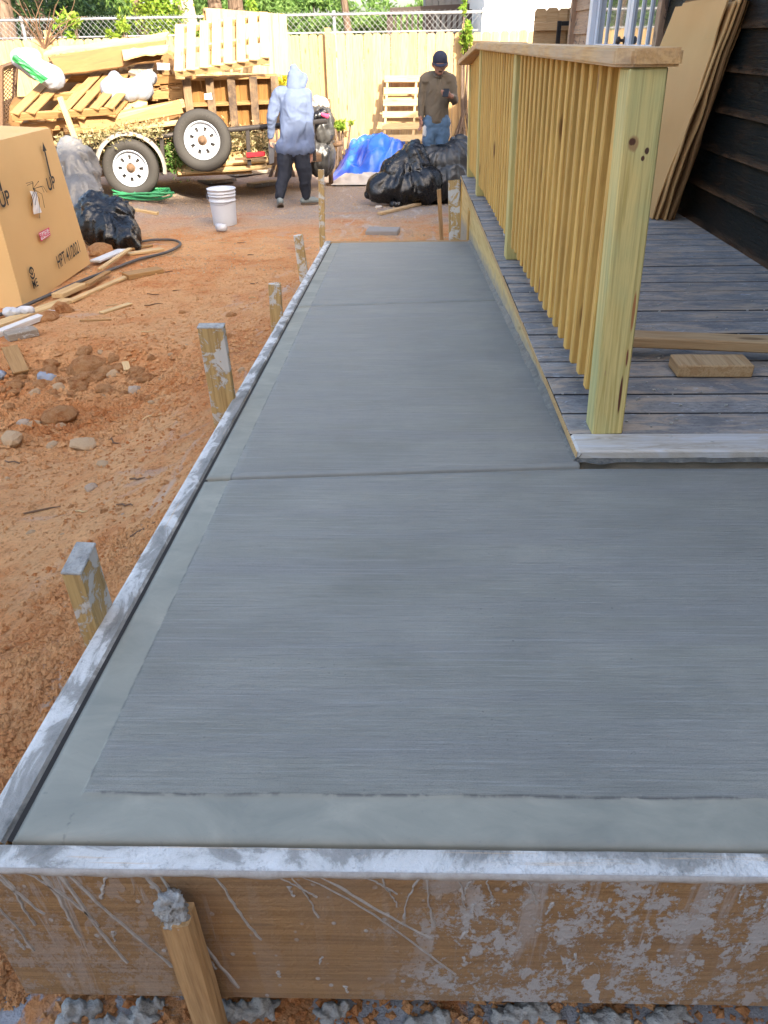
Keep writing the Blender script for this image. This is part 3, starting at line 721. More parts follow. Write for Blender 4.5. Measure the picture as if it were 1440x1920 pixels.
# cement runs and drips standing proud on the face of the front board
def drips():
    b = MB()
    r = random.Random(5); zt = slab_z(.58)
    def run(x, z0, dx, L, wd):
        n = 15; L = min(L, z0 - (zt - .325)); pts = []; ex_ = r.uniform(.6, 1.1)
        for i in range(n):
            t = i / (n - 1)
            wv = .72 * wd * (.6 + .5 * math.sin(3 * t + x * 50) ** 2) * (1.0 - .35 * t) * (1.5 if i > n - 3 else 1) * r.uniform(.75, 1.2)
            pts.append((x + dx * t ** ex_ + math.sin(t * 5 + x * 90) * .02 * min(L, .17) + r.uniform(-1, 1) * .0015, z0 - L * t, wv * (.35 + .9 * float(vnoise(t * 5 + x * 40, z0 * 9)))))
        base = len(b.v)
        for (px_, pz_, wv) in pts:
            b.v += [Vector((px_ - wv, .5812, pz_)), Vector((px_ - wv * .5, .5788, pz_)), Vector((px_ + wv * .5, .5788, pz_)), Vector((px_ + wv, .5812, pz_))]
        for i in range(n - 1):
            for j in range(3): q = base + i * 4 + j; b.f.append((q, q + 1, q + 5, q + 4))
        b.f.append((base, base + 1, base + 2, base + 3)); q = base + (n - 1) * 4; b.f.append((q + 3, q + 2, q + 1, q))
    for x, dx, L, w_ in [(-.585, .03, .2, .003), (-.56, .05, .1, .005), (-.55, .02, .13, .004), (-.51, .07, .13, .005), (-.49, .02, .16, .006), (-.47, .05, .23, .007), (-.455, .10, .24, .006), (-.40, -.02, .06, .006),
                         (-.35, .03, .14, .006), (-.33, .07, .30, .005), (-.26, .05, .16, .004), (-.17, .05, .05, .003), (-.15, .03, .10, .003), (-.14, .22, .25, .003), (-.115, .15, .15, .006), (-.03, .02, .07, .003),
                         (.02, -.02, .10, .004), (.03, .01, .12, .005), (.07, .015, .07, .003), (.09, -.01, .05, .004), (.11, .01, .06, .003), (-.06, .05, .04, .003), (.16, .02, .06, .004), (.40, .01, .04, .004), (.62, -.04, .15, .006), (.60, -.02, .05, .004), (.45, .0, .05, .003)]:
        run(x, zt - .004, dx, L, w_)
    for i in range(30):
        run(r.uniform(-.58, .9), zt - r.uniform(.02, .3), r.uniform(-.006, .006), r.uniform(.008, .03), r.uniform(.003, .006))
    # lumpy cement lip hanging along the top edge
    o = b.build('cement_run', M['splash'], fb); o['kind'] = 'stuff'
    n = 150; v = []; f = []
    for i in range(n):
        x = -.602 + 1.5 * i / (n - 1); k = abs(float(fbm(x * 16, 2.2, 4))) * .022; t = .0015 + abs(float(fbm(x * 22, 9.1, 3))) * .005
        for yy, zz in ((.5815, .004), (.5795 - t, .001), (.5795 - t, -.004 - k * .5), (.5805, -.008 - k)): v.append((x, yy, zt + zz))
    for i in range(n - 1):
        for j in range(3): q = i * 4 + j; f.append((q, q + 1, q + 5, q + 4))
    link('cement_lip', mesh('cement_lip', v, f, True), M['splash'], fb, kind='stuff')
drips()

# ------------------------------------------------------------------ stakes
def stake(p_top, p_bot, w, t, mat, label, cap=None, up=None, rough=True, top=None):
    p0, p1 = Vector(p_bot), Vector(p_top); L = (p1 - p0).length
    n = 14; m = 5; bm = bmesh.new()
    bmesh.ops.create_grid(bm, x_segments=1, y_segments=1, size=.5); bm.clear()
    vs = {}
    bmesh.ops.create_cube(bm, size=1)
    bmesh.ops.subdivide_edges(bm, edges=bm.edges, cuts=5, use_grid_fill=True)
    for vv in bm.verts:
        x, y, z = vv.co
        ex = 1 - .04 * (abs(y) > .49) * (abs(z) > .49)
        nn = float(fbm(x * L * 30 + w * 99, y * 4 + z * 5 + 3, 3)) * .004
        vv.co = (x * L, y * w * ex + nn, z * t * ex + nn * .6)
        if x > .49 and rough: vv.co.x += float(fbm(y * 5 + L * 7, z * 5 + 1, 2)) * .01
    bmesh.ops.recalc_face_normals(bm, faces=bm.faces)
    me = bpy.data.meshes.new('stake'); bm.to_mesh(me); bm.free()
    root = link('stake', me, mat, None, frame((p0 + p1) / 2, p1 - p0, up=up or (0, -1, 0)), label=label, cat='stake', group='wooden form stakes')
    return root
gs = 'wooden form stakes'
def st(top_px, y, bx, by, zb, w, t, mat, label):
    top = at_y(top_px[0], top_px[1], y); return stake(top, (bx, by, zb), w, t, mat, label)
s1 = stake(at_y(148, 1048, 1.13), (-.642, 1.19, .55), .037, .086, M['stake'], 'thick cement-smeared stake standing at the lower left, nearest on the left board')
tt = box_mesh(.006, .038, .087, .002, 'cap'); Mt = s1.matrix_basis @ Matrix.Translation((((Vector(at_y(148, 1048, 1.13)) - Vector((-.642, 1.19, .55))).length) / 2 + .002, 0, 0)); link('cement_crust', tt, M['cement'], s1, Mt)
s2 = stake(at_y(396, 612, 2.42), (-.642, 2.47, .4), .088, .037, M['stake'], 'broad flat stake with pale top, second from the front along the left board')
Ls2 = (Vector(at_y(396, 612, 2.42)) - Vector((-.642, 2.47, .4))).length
link('cement_crust', box_mesh(.006, .089, .038, .002, 'cap'), M['cement'], s2, s2.matrix_basis @ Matrix.Translation((Ls2 / 2 + .002, 0, 0)))
stake(at_y(515, 532, 3.62), (-.642, 3.64, .3), .060, .037, M['stake'], 'short greyish stake standing midway along the left board of the path')
stake(at_y(559, 441, 5.0), (-.645, 5.02, .2), .060, .037, M['stake'], 'small cement-topped stake near the far left corner of the path')
stake(at_y(602, 318, 6.02), (-.655, 6.06, .1), .044, .03, M['stake'], 'tall thin stake rising at the far left corner of the path')
stake(at_y(851, 338, 6.05), (.40, 5.97, .25), .085, .035, M['stake'], 'broad stake leaning against the deck side at the far right corner of the path')
stake(at_y(823, 355, 7.1), (.36, 7.1, .1), .035, .035, M['stake_clean'], 'small square stake sticking up beyond the path in front of the bin bags')
# front stake with crumbling cement head
s7 = stake(at_y(332, 1715, .553), at_y(440, 2060, .553), .040, .034, M['stake_clean'], 'slanted brown stake with a crumbled cement head bracing the front board')
c7 = Vector(at_y(322, 1706, .556)); ax7 = (Vector(at_y(332, 1715, .553)) - Vector(at_y(440, 2060, .553))).normalized()
def crumb_disp(s, a): return lambda c, n: a * (np.array(fbm(c[:, 0] * s + c[:, 1] * s * .7, c[:, 2] * s + c[:, 1] * s, 4)))
me = blob([(c7 - ax7 * .012 + Vector((.004, 0, 0)), c7 + ax7 * .012, .019, .017), (c7 + Vector((.008, -.003, .004)), c7 + Vector((.010, .0, .016)), .013, .012), (c7 + Vector((-.010, -.002, .002)), c7 + Vector((-.008, .0, .012)), .013, .011), (c7 + Vector((.0, .010, .010)), c7 + Vector((.0, -.004, .016)), .013, .011)], .003, 0, crumb_disp(120, .022))
link('cement_head', me, M['cement'], s7)

# ------------------------------------------------------------------ deck
deck = empty('deck', (1.2, 4.5, 0), 'low grey board deck with cement splashes between the wet path and the dark house wall', 'deck')
y = 1.905; k = 0
while y < 7.0:
    wd = .1365
    if k == 0:
        board('nosing_board', (.495, y + .055, DECK - .012), (1.845, y + .055, DECK - .012), .112, .030, M['decknose'], deck, ch=.006)
        y += .118
    else:
        x0 = .497 + random.uniform(-.004, .004)
        dz = random.uniform(-.0012, .0012)
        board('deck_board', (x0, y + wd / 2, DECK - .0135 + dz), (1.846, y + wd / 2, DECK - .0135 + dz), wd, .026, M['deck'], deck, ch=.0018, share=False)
        y += wd + .0115
    k += 1
DECKEND = y
board('fascia', (.505, 1.915, .775), (1.846, 1.915, .775), .085, .02, M['joist'], deck, up=(0, -1, 0))
# saw-cut ends of the boards: ribbed hollow profile showing along the side
e = MB(); yy = 1.91
while yy < DECKEND - .01:
    e.box((.4935, yy, DECK - .014), (.003, .006, .022)); yy += .0125
e.build('sawn_edge', M['pale'], deck)['kind'] = 'stuff'
def joist(y0, y1, zb0, zb1, nm='rim_joist', mat=None, x=.522, th=.036):
    v = []
    for yq, zb in ((y0, zb0), (y1, zb1)):
        for xq in (x - th / 2, x + th / 2): v += [(xq, yq, zb), (xq, yq, DECK - .028)]
    f = [(0, 1, 3, 2), (4, 6, 7, 5), (0, 4, 5, 1), (2, 3, 7, 6), (0, 2, 6, 4), (1, 5, 7, 3)]
    return link(nm, mesh(nm, v, f), mat or M['joist'], deck)
joist(1.925, 5.88, .70, .46); joist(5.883, 6.97, .3, .2, mat=M['joist'])
for yy in (2.9, 4.4, 5.9, 6.9): board('support_post', (.60, yy, 0.0), (.60, yy, .80), .09, .09, M['pine'], deck, up=(0, 1, 0))
board('support_post', (.56, 6.985, .1), (.56, 6.985, .79), .04, .13, M['pine'], deck, up=(1, 0, 0))
board('support_board', (.506, 6.12, .3), (.506, 6.12, .72), .13, .02, M['pine'], deck, up=(1, 0, 0))
# cement slurry squeezed up against the deck side and its front
def slurry():
    n = 260; v = []; f = []
    for i in range(n):
        t = i / (n - 1); y = 1.90 + 4.0 * t; z = slab_z(y)
        o = .010 + .022 * abs(float(fbm(y * 7, 1.3, 4))); h = .012 + .05 * abs(float(fbm(y * 5, 6.3, 4)))
        for xx, zz in ((.507, h), (.503 - o * .25, h * .5), (.50 - o * .7, .004 + .002), (.498 - o * 1.6, -.002)): v.append((xx, y, z + zz))
    for i in range(n - 1):
        for j in range(3): q = i * 4 + j; f.append((q, q + 1, q + 5, q + 4))
    m_ = NT('wet_slurry', .45, .5); p = m_.noise(m_.coord((40, 40, 40)), 1, 6, .7)
    mm = m_.done(m_.ramp(p, [(.35, (.045, .048, .045)), (.65, (.14, .14, .125))]), m_.bump(p, .9, .008))
    M['slurry'] = mm
    link('cement_slurry', mesh('cement_slurry', v, f, True), mm, path, kind='stuff')
    v = []; f = []; n = 180
    for i in range(n):
        x = .492 + 1.35 * i / (n - 1); y0 = 1.899; z = slab_z(1.895)
        o = .008 + .03 * abs(float(fbm(x * 9, 3.3, 4))) * (1.6 if x < .6 else .7); h = .004 + .012 * abs(float(fbm(x * 12, 8.3, 4)))
        for yy, zz in ((y0 + .006, h), (y0 - o * .3, h * .8), (y0 - o, -.001)): v.append((x, yy, z + zz))
    for i in range(n - 1):
        for j in range(2): q = i * 3 + j; f.append((q, q + 3, q + 4, q + 1))
    link('cement_slurry', mesh('cement_slurry', v, f, True), mm, path, kind='stuff')
slurry()

# ------------------------------------------------------------------ railing
rail = empty('railing', (.57, 4.2, DECK), 'new yellow pine deck railing with close upright balusters and a broad top cap', 'railing')
def upright(name, x, y, z0, z1, w, d, mat, lean=0.0, **kw):
    return board(name, (x, y, z0), (x + lean, y, z1), w, d, mat, rail, up=(0, -1, 0), ch=.004, **kw)
p1 = upright('post', .6025, 2.055, DECK, 1.768, .089, .089, M['post'], -.038, label='thick greenish corner post at the near end')
def post_front():
    t = NT('green_treated_corner_post', .7); inv = wm(p1).inverted()
    v = t.coord((1, 1, 1), rand=False); wob = t.noise(t.coord((5, 40, 40), rand=False), 1.5, 4, .6)
    a = t.noise(t.coord((.9, 26, 26), rand=False), 1.6, 5, .6, .9)
    c = t.ramp(a, [(.3, (.47, .37, .13)), (.48, (.60, .49, .20)), (.62, (.40, .32, .11)), (.75, (.54, .44, .18))])
    gr = t.ramp(t.noise(t.coord((2.2, 7, 7), rand=False), 1.3, 4, .6), [(.40, 0), (.60, 1)])
    c = t.mix(t.math('MULTIPLY', gr, .5), c, (.32, .38, .19))
    g = t.noise(t.coord((3, 150, 150), rand=False), 1, 4, .65)
    c = t.mix(t.math('MULTIPLY', t.ramp(g, [(.5, 0), (.72, 1)]), .4), c, (.17, .13, .05))
    def spot(px_, py_, r, el, col):
        nonlocal c
        q = inv @ at_y(px_, py_, 2.0105)
        d = t.n('ShaderNodeVectorMath', operation='SUBTRACT'); t.t.links.new(v, d.inputs[0]); d.inputs[1].default_value = (q.x, q.y, .0445)
        m = t.n('ShaderNodeVectorMath', operation='MULTIPLY'); t.t.links.new(d.outputs[0], m.inputs[0]); m.inputs[1].default_value = (1 / el, 1, .3)
        L = t.n('ShaderNodeVectorMath', operation='LENGTH'); t.t.links.new(m.outputs[0], L.inputs[0])
        f = t.math('ADD', t.math('DIVIDE', L.outputs['Value'], r), t.math('MULTIPLY', t.math('SUBTRACT', wob, .5), .9))
        c = t.mix(t.ramp(f, [(.7, 1), (1.0, 0)]), c, col)
    spot(1188, 270, .014, 1.5, (.30, .20, .09)); spot(1186, 266, .0095, 1.0, (.08, .035, .02)); spot(1213, 283, .006, 1.4, (.06, .03, .02)); spot(1205, 297, .005, 1.4, (.07, .03, .02))
    spot(1187, 590, .0045, 14, (.30, .13, .05)); spot(1163, 740, .004, 16, (.10, .035, .02)); spot(1176, 670, .003, 10, (.16, .05, .03)); spot(1135, 700, .002, 6, (.35, .25, .12))
    p1.data = p1.data.copy(); p1.data.materials[0] = t.done(c, t.bump(g, .4, .003))
post_front()
for yy, z1 in ((4.145, 1.768), (6.06, 1.768), (6.98, 1.655)): upright('post', .588, yy, DECK, z1, .089, .089, M['post'], -.018)
# cap: near end mitred corner, then the far drop
def cap():
    z0, z1 = 1.769, 1.807; xl, xr = .494, .634
    pl = [(xl - .004, 2.045), (xl + .028, 2.0), (xr, 1.996), (xr + .004, 6.05), (xl, 6.05)]
    v = [(x, y, z0) for x, y in pl] + [(x, y, z1) for x, y in pl]; n = len(pl)
    f = [tuple(range(n))[::-1], tuple(range(n, 2 * n))] + [(i, (i + 1) % n, (i + 1) % n + n, i + n) for i in range(n)]
    me = mesh('top_cap', v, f)
    bm = bmesh.new(); bm.from_mesh(me); bmesh.ops.bevel(bm, geom=bm.edges[:], offset=.006, segments=2, affect='EDGES')
    R90 = Matrix.Rotation(-math.pi / 2, 4, 'Z')          # grain along the cap: local X = world Y
    bmesh.ops.transform(bm, matrix=R90, verts=bm.verts); bm.to_mesh(me); bm.free()
    link('top_cap', me, M['cap'], rail, R90.inverted())
    board('top_cap', (.548, 6.06, 1.785), (.502, 7.08, 1.668), .128, .036, M['cap'], rail, ch=.005)
cap()
board('upper_rail', (.612, 2.10, 1.725), (.612, 6.02, 1.725), .085, .036, M['pine'], rail, up=(1, 0, 0))
board('lower_rail', (.617, 2.10, .965), (.617, 6.02, .965), .085, .036, M['pine'], rail, up=(1, 0, 0))
board('upper_rail', (.60, 6.1, 1.715), (.59, 6.94, 1.62), .085, .036, M['pine'], rail, up=(1, 0, 0))
board('lower_rail', (.605, 6.1, .96), (.60, 6.94, .95), .085, .036, M['pine'], rail, up=(1, 0, 0))
y = 2.165
while y < 6.9:
    if not any(abs(y - q) < .068 for q in (4.145, 6.06)):
        f = (y - 2.1) / 4; xx = .574 - .004 * f
        zb = .915 + random.uniform(-.005, .006); zt = 1.767 if y < 6.06 else 1.755 - (y - 6.06) * .115
        board('baluster', (xx, y, zb), (xx - .018, y, zt), .038, .036, M['pine'], rail, up=(0, -1, 0), ch=.004)
    y += .1145
# screws and mending plate specks on the far post
board('white_strip', (.615, 4.62, .842), (.60, 4.78, 1.35), .05, .02, M['whitewood'], None, up=(0, -1, 0), label='white painted strip of wood standing behind the railing on the deck', cat='board')
board('wood_block', (.60, 4.18, .845), (.60, 4.32, .845), .045, .03, M['pale'], None, label='tiny pale wood block on the deck beside the second railing post', cat='wood block')
# short cap of the landing rail beyond
r2 = empty('railing', (1.0, 8.3, DECK), 'short far handrail stub showing just above the main railing cap', 'railing')
board('top_cap', at_y(893, 77, 8.3) + Vector((0, 0, -.015)), at_y(983, 79, 8.0) + Vector((0, 0, -.02)), .14, .036, M['cap'], r2, ch=.005)
board('post', (at_y(975, 90, 8.05).x, 8.05, .2), (at_y(975, 90, 8.05).x, 8.05, 1.78), .089, .089, M['post'], r2, up=(0, -1, 0))
board('post', (at_y(900, 90, 8.3).x, 8.3, .0), (at_y(900, 90, 8.3).x, 8.3, 1.77), .089, .089, M['post'], r2, up=(0, -1, 0))
# plank resting on a short block, on the deck
blk = board('wood_block', at_z(1268, 690, .849) + Vector((.001, .05, 0)), at_z(1412, 690, .849) + Vector((0, .05, 0)), .125, .036, M['pine_dull'], None, label='short knotty offcut of thick board lying flat on the deck under a plank', cat='wood block', ch=.004)
blk.matrix_basis = Matrix.Translation((0, 0, 0)) @ blk.matrix_basis
me = box_mesh(.145, .26, .036, .004, 'blk')
bpy.data.objects.remove(blk)
e1 = at_z(1340, 708, .832)
link('wood_block', box_mesh(.11, .255, .044, .004, 'blk2'), M['pine_dull'], None, frame(Vector((e1.x, e1.y + .055, .854)), (.02, 1, 0)), label='short thick offcut of board lying on the deck, holding up a longer plank', cat='wood block')
board('plank', (.62, 2.70, .893), (1.80, 2.53, .893), .085, .040, M['pine_dull'], None, label='long narrow plank lying across the deck on a short offcut', cat='plank', ch=.005)
# small cement crumbs on the deck
cb = MB()
for i in range(170):
    x = random.uniform(.52, 1.7); yy = random.choice([random.uniform(1.95, 3.2), random.uniform(1.95, 6)]); s = random.uniform(.0015, .005)
    cb.box((x, yy, DECK + s * .4), (s * 2, s * 1.4, s), None)
cb.build('cement_crumbs', M['cement'], label='small cement crumbs scattered over the deck boards', cat='crumbs', kind='stuff')

# ------------------------------------------------------------------ house on the right
HX = 1.85
house = empty('house', (4, 4.5, 0), 'dark-painted clapboard house with white glazed double doors on the right', 'house')
core = MB()
D0, D1 = 6.44, 8.62     # doorway
core.box((5.0, 8.3 / 2 - 4.2 + 2.0, 1.6), (6.2, 12.9 - .0, 3.4)) if False else None
core.box((4.45, (1.0 + D0 - .13) / 2, 1.6), (5.1, D0 - .13 - 1.0, 3.0)); core.box((4.45, (D1 + 9.62) / 2, 1.6), (5.1, 9.62 - D1, 3.0)); core.box((4.6, (D0 - .13 + D1) / 2, 1.6), (4.8, D1 - D0 + .13, 3.0))
core.box((4.5, (D0 + D1) / 2, 3.02), (5.0, 2.3, .14))
core.build('wall', M['wallcore'], house)
def lap(y0, y1, z, h, mat):
    """one clapboard: lower edge proud, tapering to the top"""
    v = [(HX - .026, z), (HX - .006, z + h), (HX + .05, z + h), (HX + .05, z)]
    vv = []; n = 24
    for i in range(n + 1):
        y = y0 + (y1 - y0) * i / n; wv = float(fbm(y * 1.5, z * 9, 2)) * .006
        vv += [(x + (wv if j < 2 else 0), y, zz + (wv * .6 if j == 0 else 0)) for j, (x, zz) in enumerate(v)]
    f = []
    for i in range(n):
        for j in range(4): a = i * 4 + j; b2 = i * 4 + (j + 1) % 4; f.append((a, b2, b2 + 4, a + 4))
    f += [(0, 1, 2, 3), tuple(n * 4 + j for j in range(4))[::-1]]
    me = mesh('clapboard', vv, f); bm = bmesh.new(); bm.from_mesh(me); bmesh.ops.recalc_face_normals(bm, faces=bm.faces)
    bmesh.ops.transform(bm, matrix=Matrix.Translation((-HX, -y0, -z)), verts=bm.verts)
    R90 = Matrix.Rotation(-math.pi / 2, 4, 'Z'); bmesh.ops.transform(bm, matrix=R90, verts=bm.verts)
    bm.to_mesh(me); bm.free()
    return link('clapboard', me, mat, house, Matrix.Translation((HX, y0, z)) @ R90.inverted())
z = .42
while z < 3.0:
    near = M['siding']
    lap(1.0, D0 - .14, z, .212, near)
    if z > .8: lap(D1 + .13, 9.60, z, .212, M['siding_tan'])
    z += .205
# tan boards beyond the door: low-angle light put into the peeling paint's colour
board('corner_board', (HX - .02, 9.64, .1), (HX - .02, 9.64, 3.1), .09, .09, M['siding_tan'], house, up=(0, -1, 0))
board('door_trim', (HX - .03, D1 + .06, .8), (HX - .03, D1 + .06, 3.0), .13, .05, M['doorwhite'], house, up=(-1, 0, 0))
board('door_trim', (HX - .03, D0 - .065, .8), (HX - .03, D0 - .065, 3.0), .10, .05, M['siding_tan'], house, up=(-1, 0, 0))
board('door_trim', (HX - .03, D0 - .12, 2.97), (HX - .03, D1 + .12, 2.97), .13, .05, M['doorwhite'], house, up=(-1, 0, 0))
def door_leaf(y0, y1, knob):
    d = link('door', mesh('door', *(lambda b: (b.v, b.f))(door_frame(y0, y1))), M['doorwhite'], house)
    g = MB(); g.box((HX + .015, (y0 + y1) / 2, 1.95), (.006, y1 - y0 - .18, 1.9)); g.build('glass', M['glass'], d)
    m = MB(); n = 3
    for i in range(1, n): m.box((HX + .006, y0 + .09 + (y1 - y0 - .18) * i / n, 1.95), (.018, .022, 1.9))
    for i in range(1, 5): m.box((HX + .0055, (y0 + y1) / 2, 1.0 + 1.9 * i / 5), (.016, y1 - y0 - .18, .022))
    m.build('glazing_bar', M['doorwhite'], d)
    if knob:
        v, f = lathe([(0, -.07), (.02, -.068), (.03, -.055), (.028, -.04), (.012, -.03), (.012, -.008), (.03, -.006), (.03, 0)], 16)
        link('handle', mesh('handle', v, f, True), M['steel'], d, Matrix.Translation((HX - .005, y0 + .06, 1.80)) @ Matrix.Rotation(-math.pi / 2, 4, 'Z'))
def door_frame(y0, y1):
    m = MB()
    m.box((HX + .015, y0 + .045, 1.92), (.045, .09, 2.1)); m.box((HX + .015, y1 - .045, 1.92), (.045, .09, 2.1))
    m.box((HX + .0155, (y0 + y1) / 2, .93), (.044, y1 - y0 - .18, .14)); m.box((HX + .0155, (y0 + y1) / 2, 2.93), (.044, y1 - y0 - .18, .09)); return m
door_leaf(D0 + .01, 7.36, False); door_leaf(7.375, D1 - .01, True)
# roof of the low wing and the added shading block behind the viewer
def roof(x0, x1, y0, y1, ze, rise):
    xm = (x0 + x1) / 2; v = [(x0, y0, ze), (xm, y0, ze + rise), (x1, y0, ze), (x0, y1, ze), (xm, y1, ze + rise), (x1, y1, ze)]
    v += [(a, b, c - .12) for a, b, c in v]
    f = [(0, 1, 4, 3), (1, 2, 5, 4), (6, 9, 10, 7), (7, 10, 11, 8), (0, 3, 9, 6), (2, 8, 11, 5), (0, 6, 7, 1), (1, 7, 8, 2), (3, 4, 10, 9), (4, 5, 11, 10)]
    link('roof', mesh('roof', v, f), M['roof'], house)
roof(1.45, 7.4, .8, 9.7, 3.12, 1.2)
# added unseen house block behind the viewer, placed to shade the near yard
nh = empty('added_shade_house', (_q.x, _q.y, 0), 'unseen tall house block added behind the viewer to shade the near yard', 'house', None, math.atan2(_u.y, _u.x))
nm = wm(nh)
NHD, NHH = 4.9, SHADE_T
b = MB(); b.box((0, 0, NHH / 2), (22.6, 9.0, NHH)); b.build('wall', M['shade_house_wall'], nh, nm)
v = [(-11.6, -4.9, NHH), (11.6, -4.9, NHH), (11.6, 0, NHH + .9), (-11.6, 0, NHH + .9), (11.6, 4.9, NHH), (-11.6, 4.9, NHH)]
link('roof', mesh('roof', v, [(0, 1, 2, 3), (3, 2, 4, 5), (0, 3, 5), (1, 4, 2), (0, 5, 4, 1)]), M['roof'], nh, nm)
for i in range(5):
    for zz in (1.6, 5.6):
        fr = board('window', (-7.6 + i * 3.8, 4.53, zz - .7), (-7.6 + i * 3.8, 4.53, zz + .7), 1.1, .08, M['white'], None, up=(0, 1, 0)); fr.parent = nh; fr.matrix_basis = frame(Vector((-7.6 + i * 3.8, 4.53, zz)), (0, 0, 1), up=(0, 1, 0))
        g = link('pane', box_mesh(1.2, .9, .02, .002, 'npane'), M['glass'], fr, wm(fr) @ Matrix.Translation((0, 0, .04)))

# cardboard leaning on the wall
cbd = empty('cardboard_sheet', (1.7, 5.2, DECK), 'large flattened cardboard sheets leaning against the dark house wall behind the railing', 'cardboard')
def sheet(dx, dy, mat, th=.008, cut=0.0):
    p = [(1.60 + dx, 5.10 + dy, DECK + .004), (1.60 + dx, 6.35, DECK + .004), (1.745 + dx * .75, 5.85, 1.985 - cut), (1.735 + dx * .75, 4.87 + dy, 1.99 - cut)]
    n = 18; v = []; f = []
    P = [Vector(a) for a in p]
    nr = (P[1] - P[0]).cross(P[3] - P[0]).normalized()
    for s_ in (0, 1):
        for i in range(n + 1):
            for j in range(n + 1):
                u, w_ = i / n, j / n
                q = P[0].lerp(P[1], u).lerp(P[3].lerp(P[2], u), w_)
                q = q + nr * (float(fbm(u * 3 + dx * 50, w_ * 4, 3)) * .035 + s_ * th)
                if u < .01: q.y += float(fbm(w_ * 9, dx * 77, 3)) * .02
                v.append(q)
    m = (n + 1) ** 2
    for i in range(n):
        for j in range(n):
            a = i * (n + 1) + j; f.append((a, a + 1, a + n + 2, a + n + 1)); f.append((m + a, m + a + n + 1, m + a + n + 2, m + a + 1))
    for j in range(n): f.append((j, m + j, m + j + 1, j + 1)); a = n * (n + 1) + j; f.append((a, a + 1, m + a + 1, m + a))
    for i in range(n): a = i * (n + 1); f.append((a, a + n + 1, m + a + n + 1, m + a)); a += n; f.append((a, m + a, m + a + n + 1, a + n + 1))
    me = mesh('sheet', v, f, True); bm = bmesh.new(); bm.from_mesh(me); bmesh.ops.recalc_face_normals(bm, faces=bm.faces)
    for ed in bm.edges:
        if len(ed.link_faces) == 2 and ed.calc_face_angle(0) > .6: ed.smooth = False
    bm.to_mesh(me); bm.free()
    link('sheet', me, mat, cbd)
sheet(0, 0, M['card_lean']); sheet(.018, -.03, M['card_lean'], cut=.01); sheet(.036, .02, M['card_dark'], .010); sheet(.056, -.045, M['card_lean'], .008, cut=-.02); sheet(.074, .01, M['card_dark'], .010, cut=.02); sheet(.094, -.06, M['card_dark'], .012, cut=-.03); sheet(.118, -.02, M['card_dark'], .012, cut=.01)

# ------------------------------------------------------------------ fences
FY = 13.9
fz = at_y(500, 66, FY).z
fence = empty('board_fence', (-3, FY, 0), 'sunlit pale pine board fence closing the far end of the yard', 'fence')
def picket_mesh(w_, h, t, key):
    if key in _cache: return _cache[key]
    c = .028; v = [(-w_ / 2, 0), (w_ / 2, 0), (w_ / 2, h - c), (w_ / 2 - c, h), (-w_ / 2 + c, h), (-w_ / 2, h - c)]
    vv = [(a, -t / 2, b_) for a, b_ in v] + [(a, t / 2, b_) for a, b_ in v]
    f = [tuple(range(6)), tuple(range(6, 12))[::-1]] + [(i, i + 6, (i + 1) % 6 + 6, (i + 1) % 6) for i in range(6)]
    me = mesh('picket', vv, f); bm = bmesh.new(); bm.from_mesh(me); bmesh.ops.recalc_face_normals(bm, faces=bm.faces); bm.to_mesh(me); bm.free()
    _cache[key] = me; return me
pm = picket_mesh(.138, fz + .03, .016, 'picket')
x = -11.0; i = 0
while x < 3.6:
    o = link('picket', pm, M['fence'], fence, Matrix.Translation((x, FY + random.uniform(-.003, .003), -.03 + random.uniform(-.012, .012))) @ Matrix.Rotation(random.uniform(-.004, .004), 4, 'Y'))
    x += .1415 + random.uniform(0, .003)
for zz in (.25, 1.0, 1.65): board('fence_rail', (-11, FY + .03, zz), (3.6, FY + .03, zz), .085, .036, M['fence'], fence, up=(0, 1, 0))
for px_, top in ((614, 52), (872, 44), (88, 57), (-300, 60), (350, 60)):
    p = at_y(px_, top, FY - .06)
    board('post', (p.x, FY - .058, -.1), (p.x, FY - .058, p.z), .089, .089, M['fence'] if px_ < 800 else M['pale'], fence, up=(0, -1, 0))
# chain-link fence above and behind
cl = empty('chain_link_fence', (-3, 16, 0), 'galvanised chain-link fence rising behind the pine board fence', 'fence')
CY = 16.0; ct = 2.235; xr = at_y(905, 40, CY).x
mb = MB(); mb.tube([(-14, CY, ct), (xr, CY, ct)], .021, 8); mb.build('top_rail', M['galv'], cl, smooth=True)
mb = MB(); mb.tube([(-14, CY + .9, 1.97), (xr, CY + .9, 1.97)], .016, 6); mb.build('brace_rail', M['galv'], cl, smooth=True)
for px_ in (626, 905, 37, -250):
    p = at_y(px_, 30, CY); mb = MB(); mb.tube([(p.x, CY + .03, 0), (p.x, CY + .03, ct + .06)], .03, 8); mb.build('post', M['galv'], cl, smooth=True)
for px_ in (50, 565):
    p = at_y(px_, 30, CY + .9); mb = MB(); mb.tube([(p.x, CY + .9, 0), (p.x, CY + .9, 1.98)], .02, 8); mb.build('post', M['galv'], cl, smooth=True)
mb = MB(); dsp = .098; z0, z1 = 1.35, ct + .045; x = -13.5
while x < xr:
    for s_ in (-1, 1):
        xe = x + s_ * (z1 - z0) * .98
        if xe < xr + .02: mb.tube([(x, CY - .02 + s_ * .003, z0), (xe, CY - .02 + s_ * .003, z1)], .0032, 3, False)
    x += dsp
mb.build('wire_mesh', M['galv'], cl)['kind'] = 'stuff'
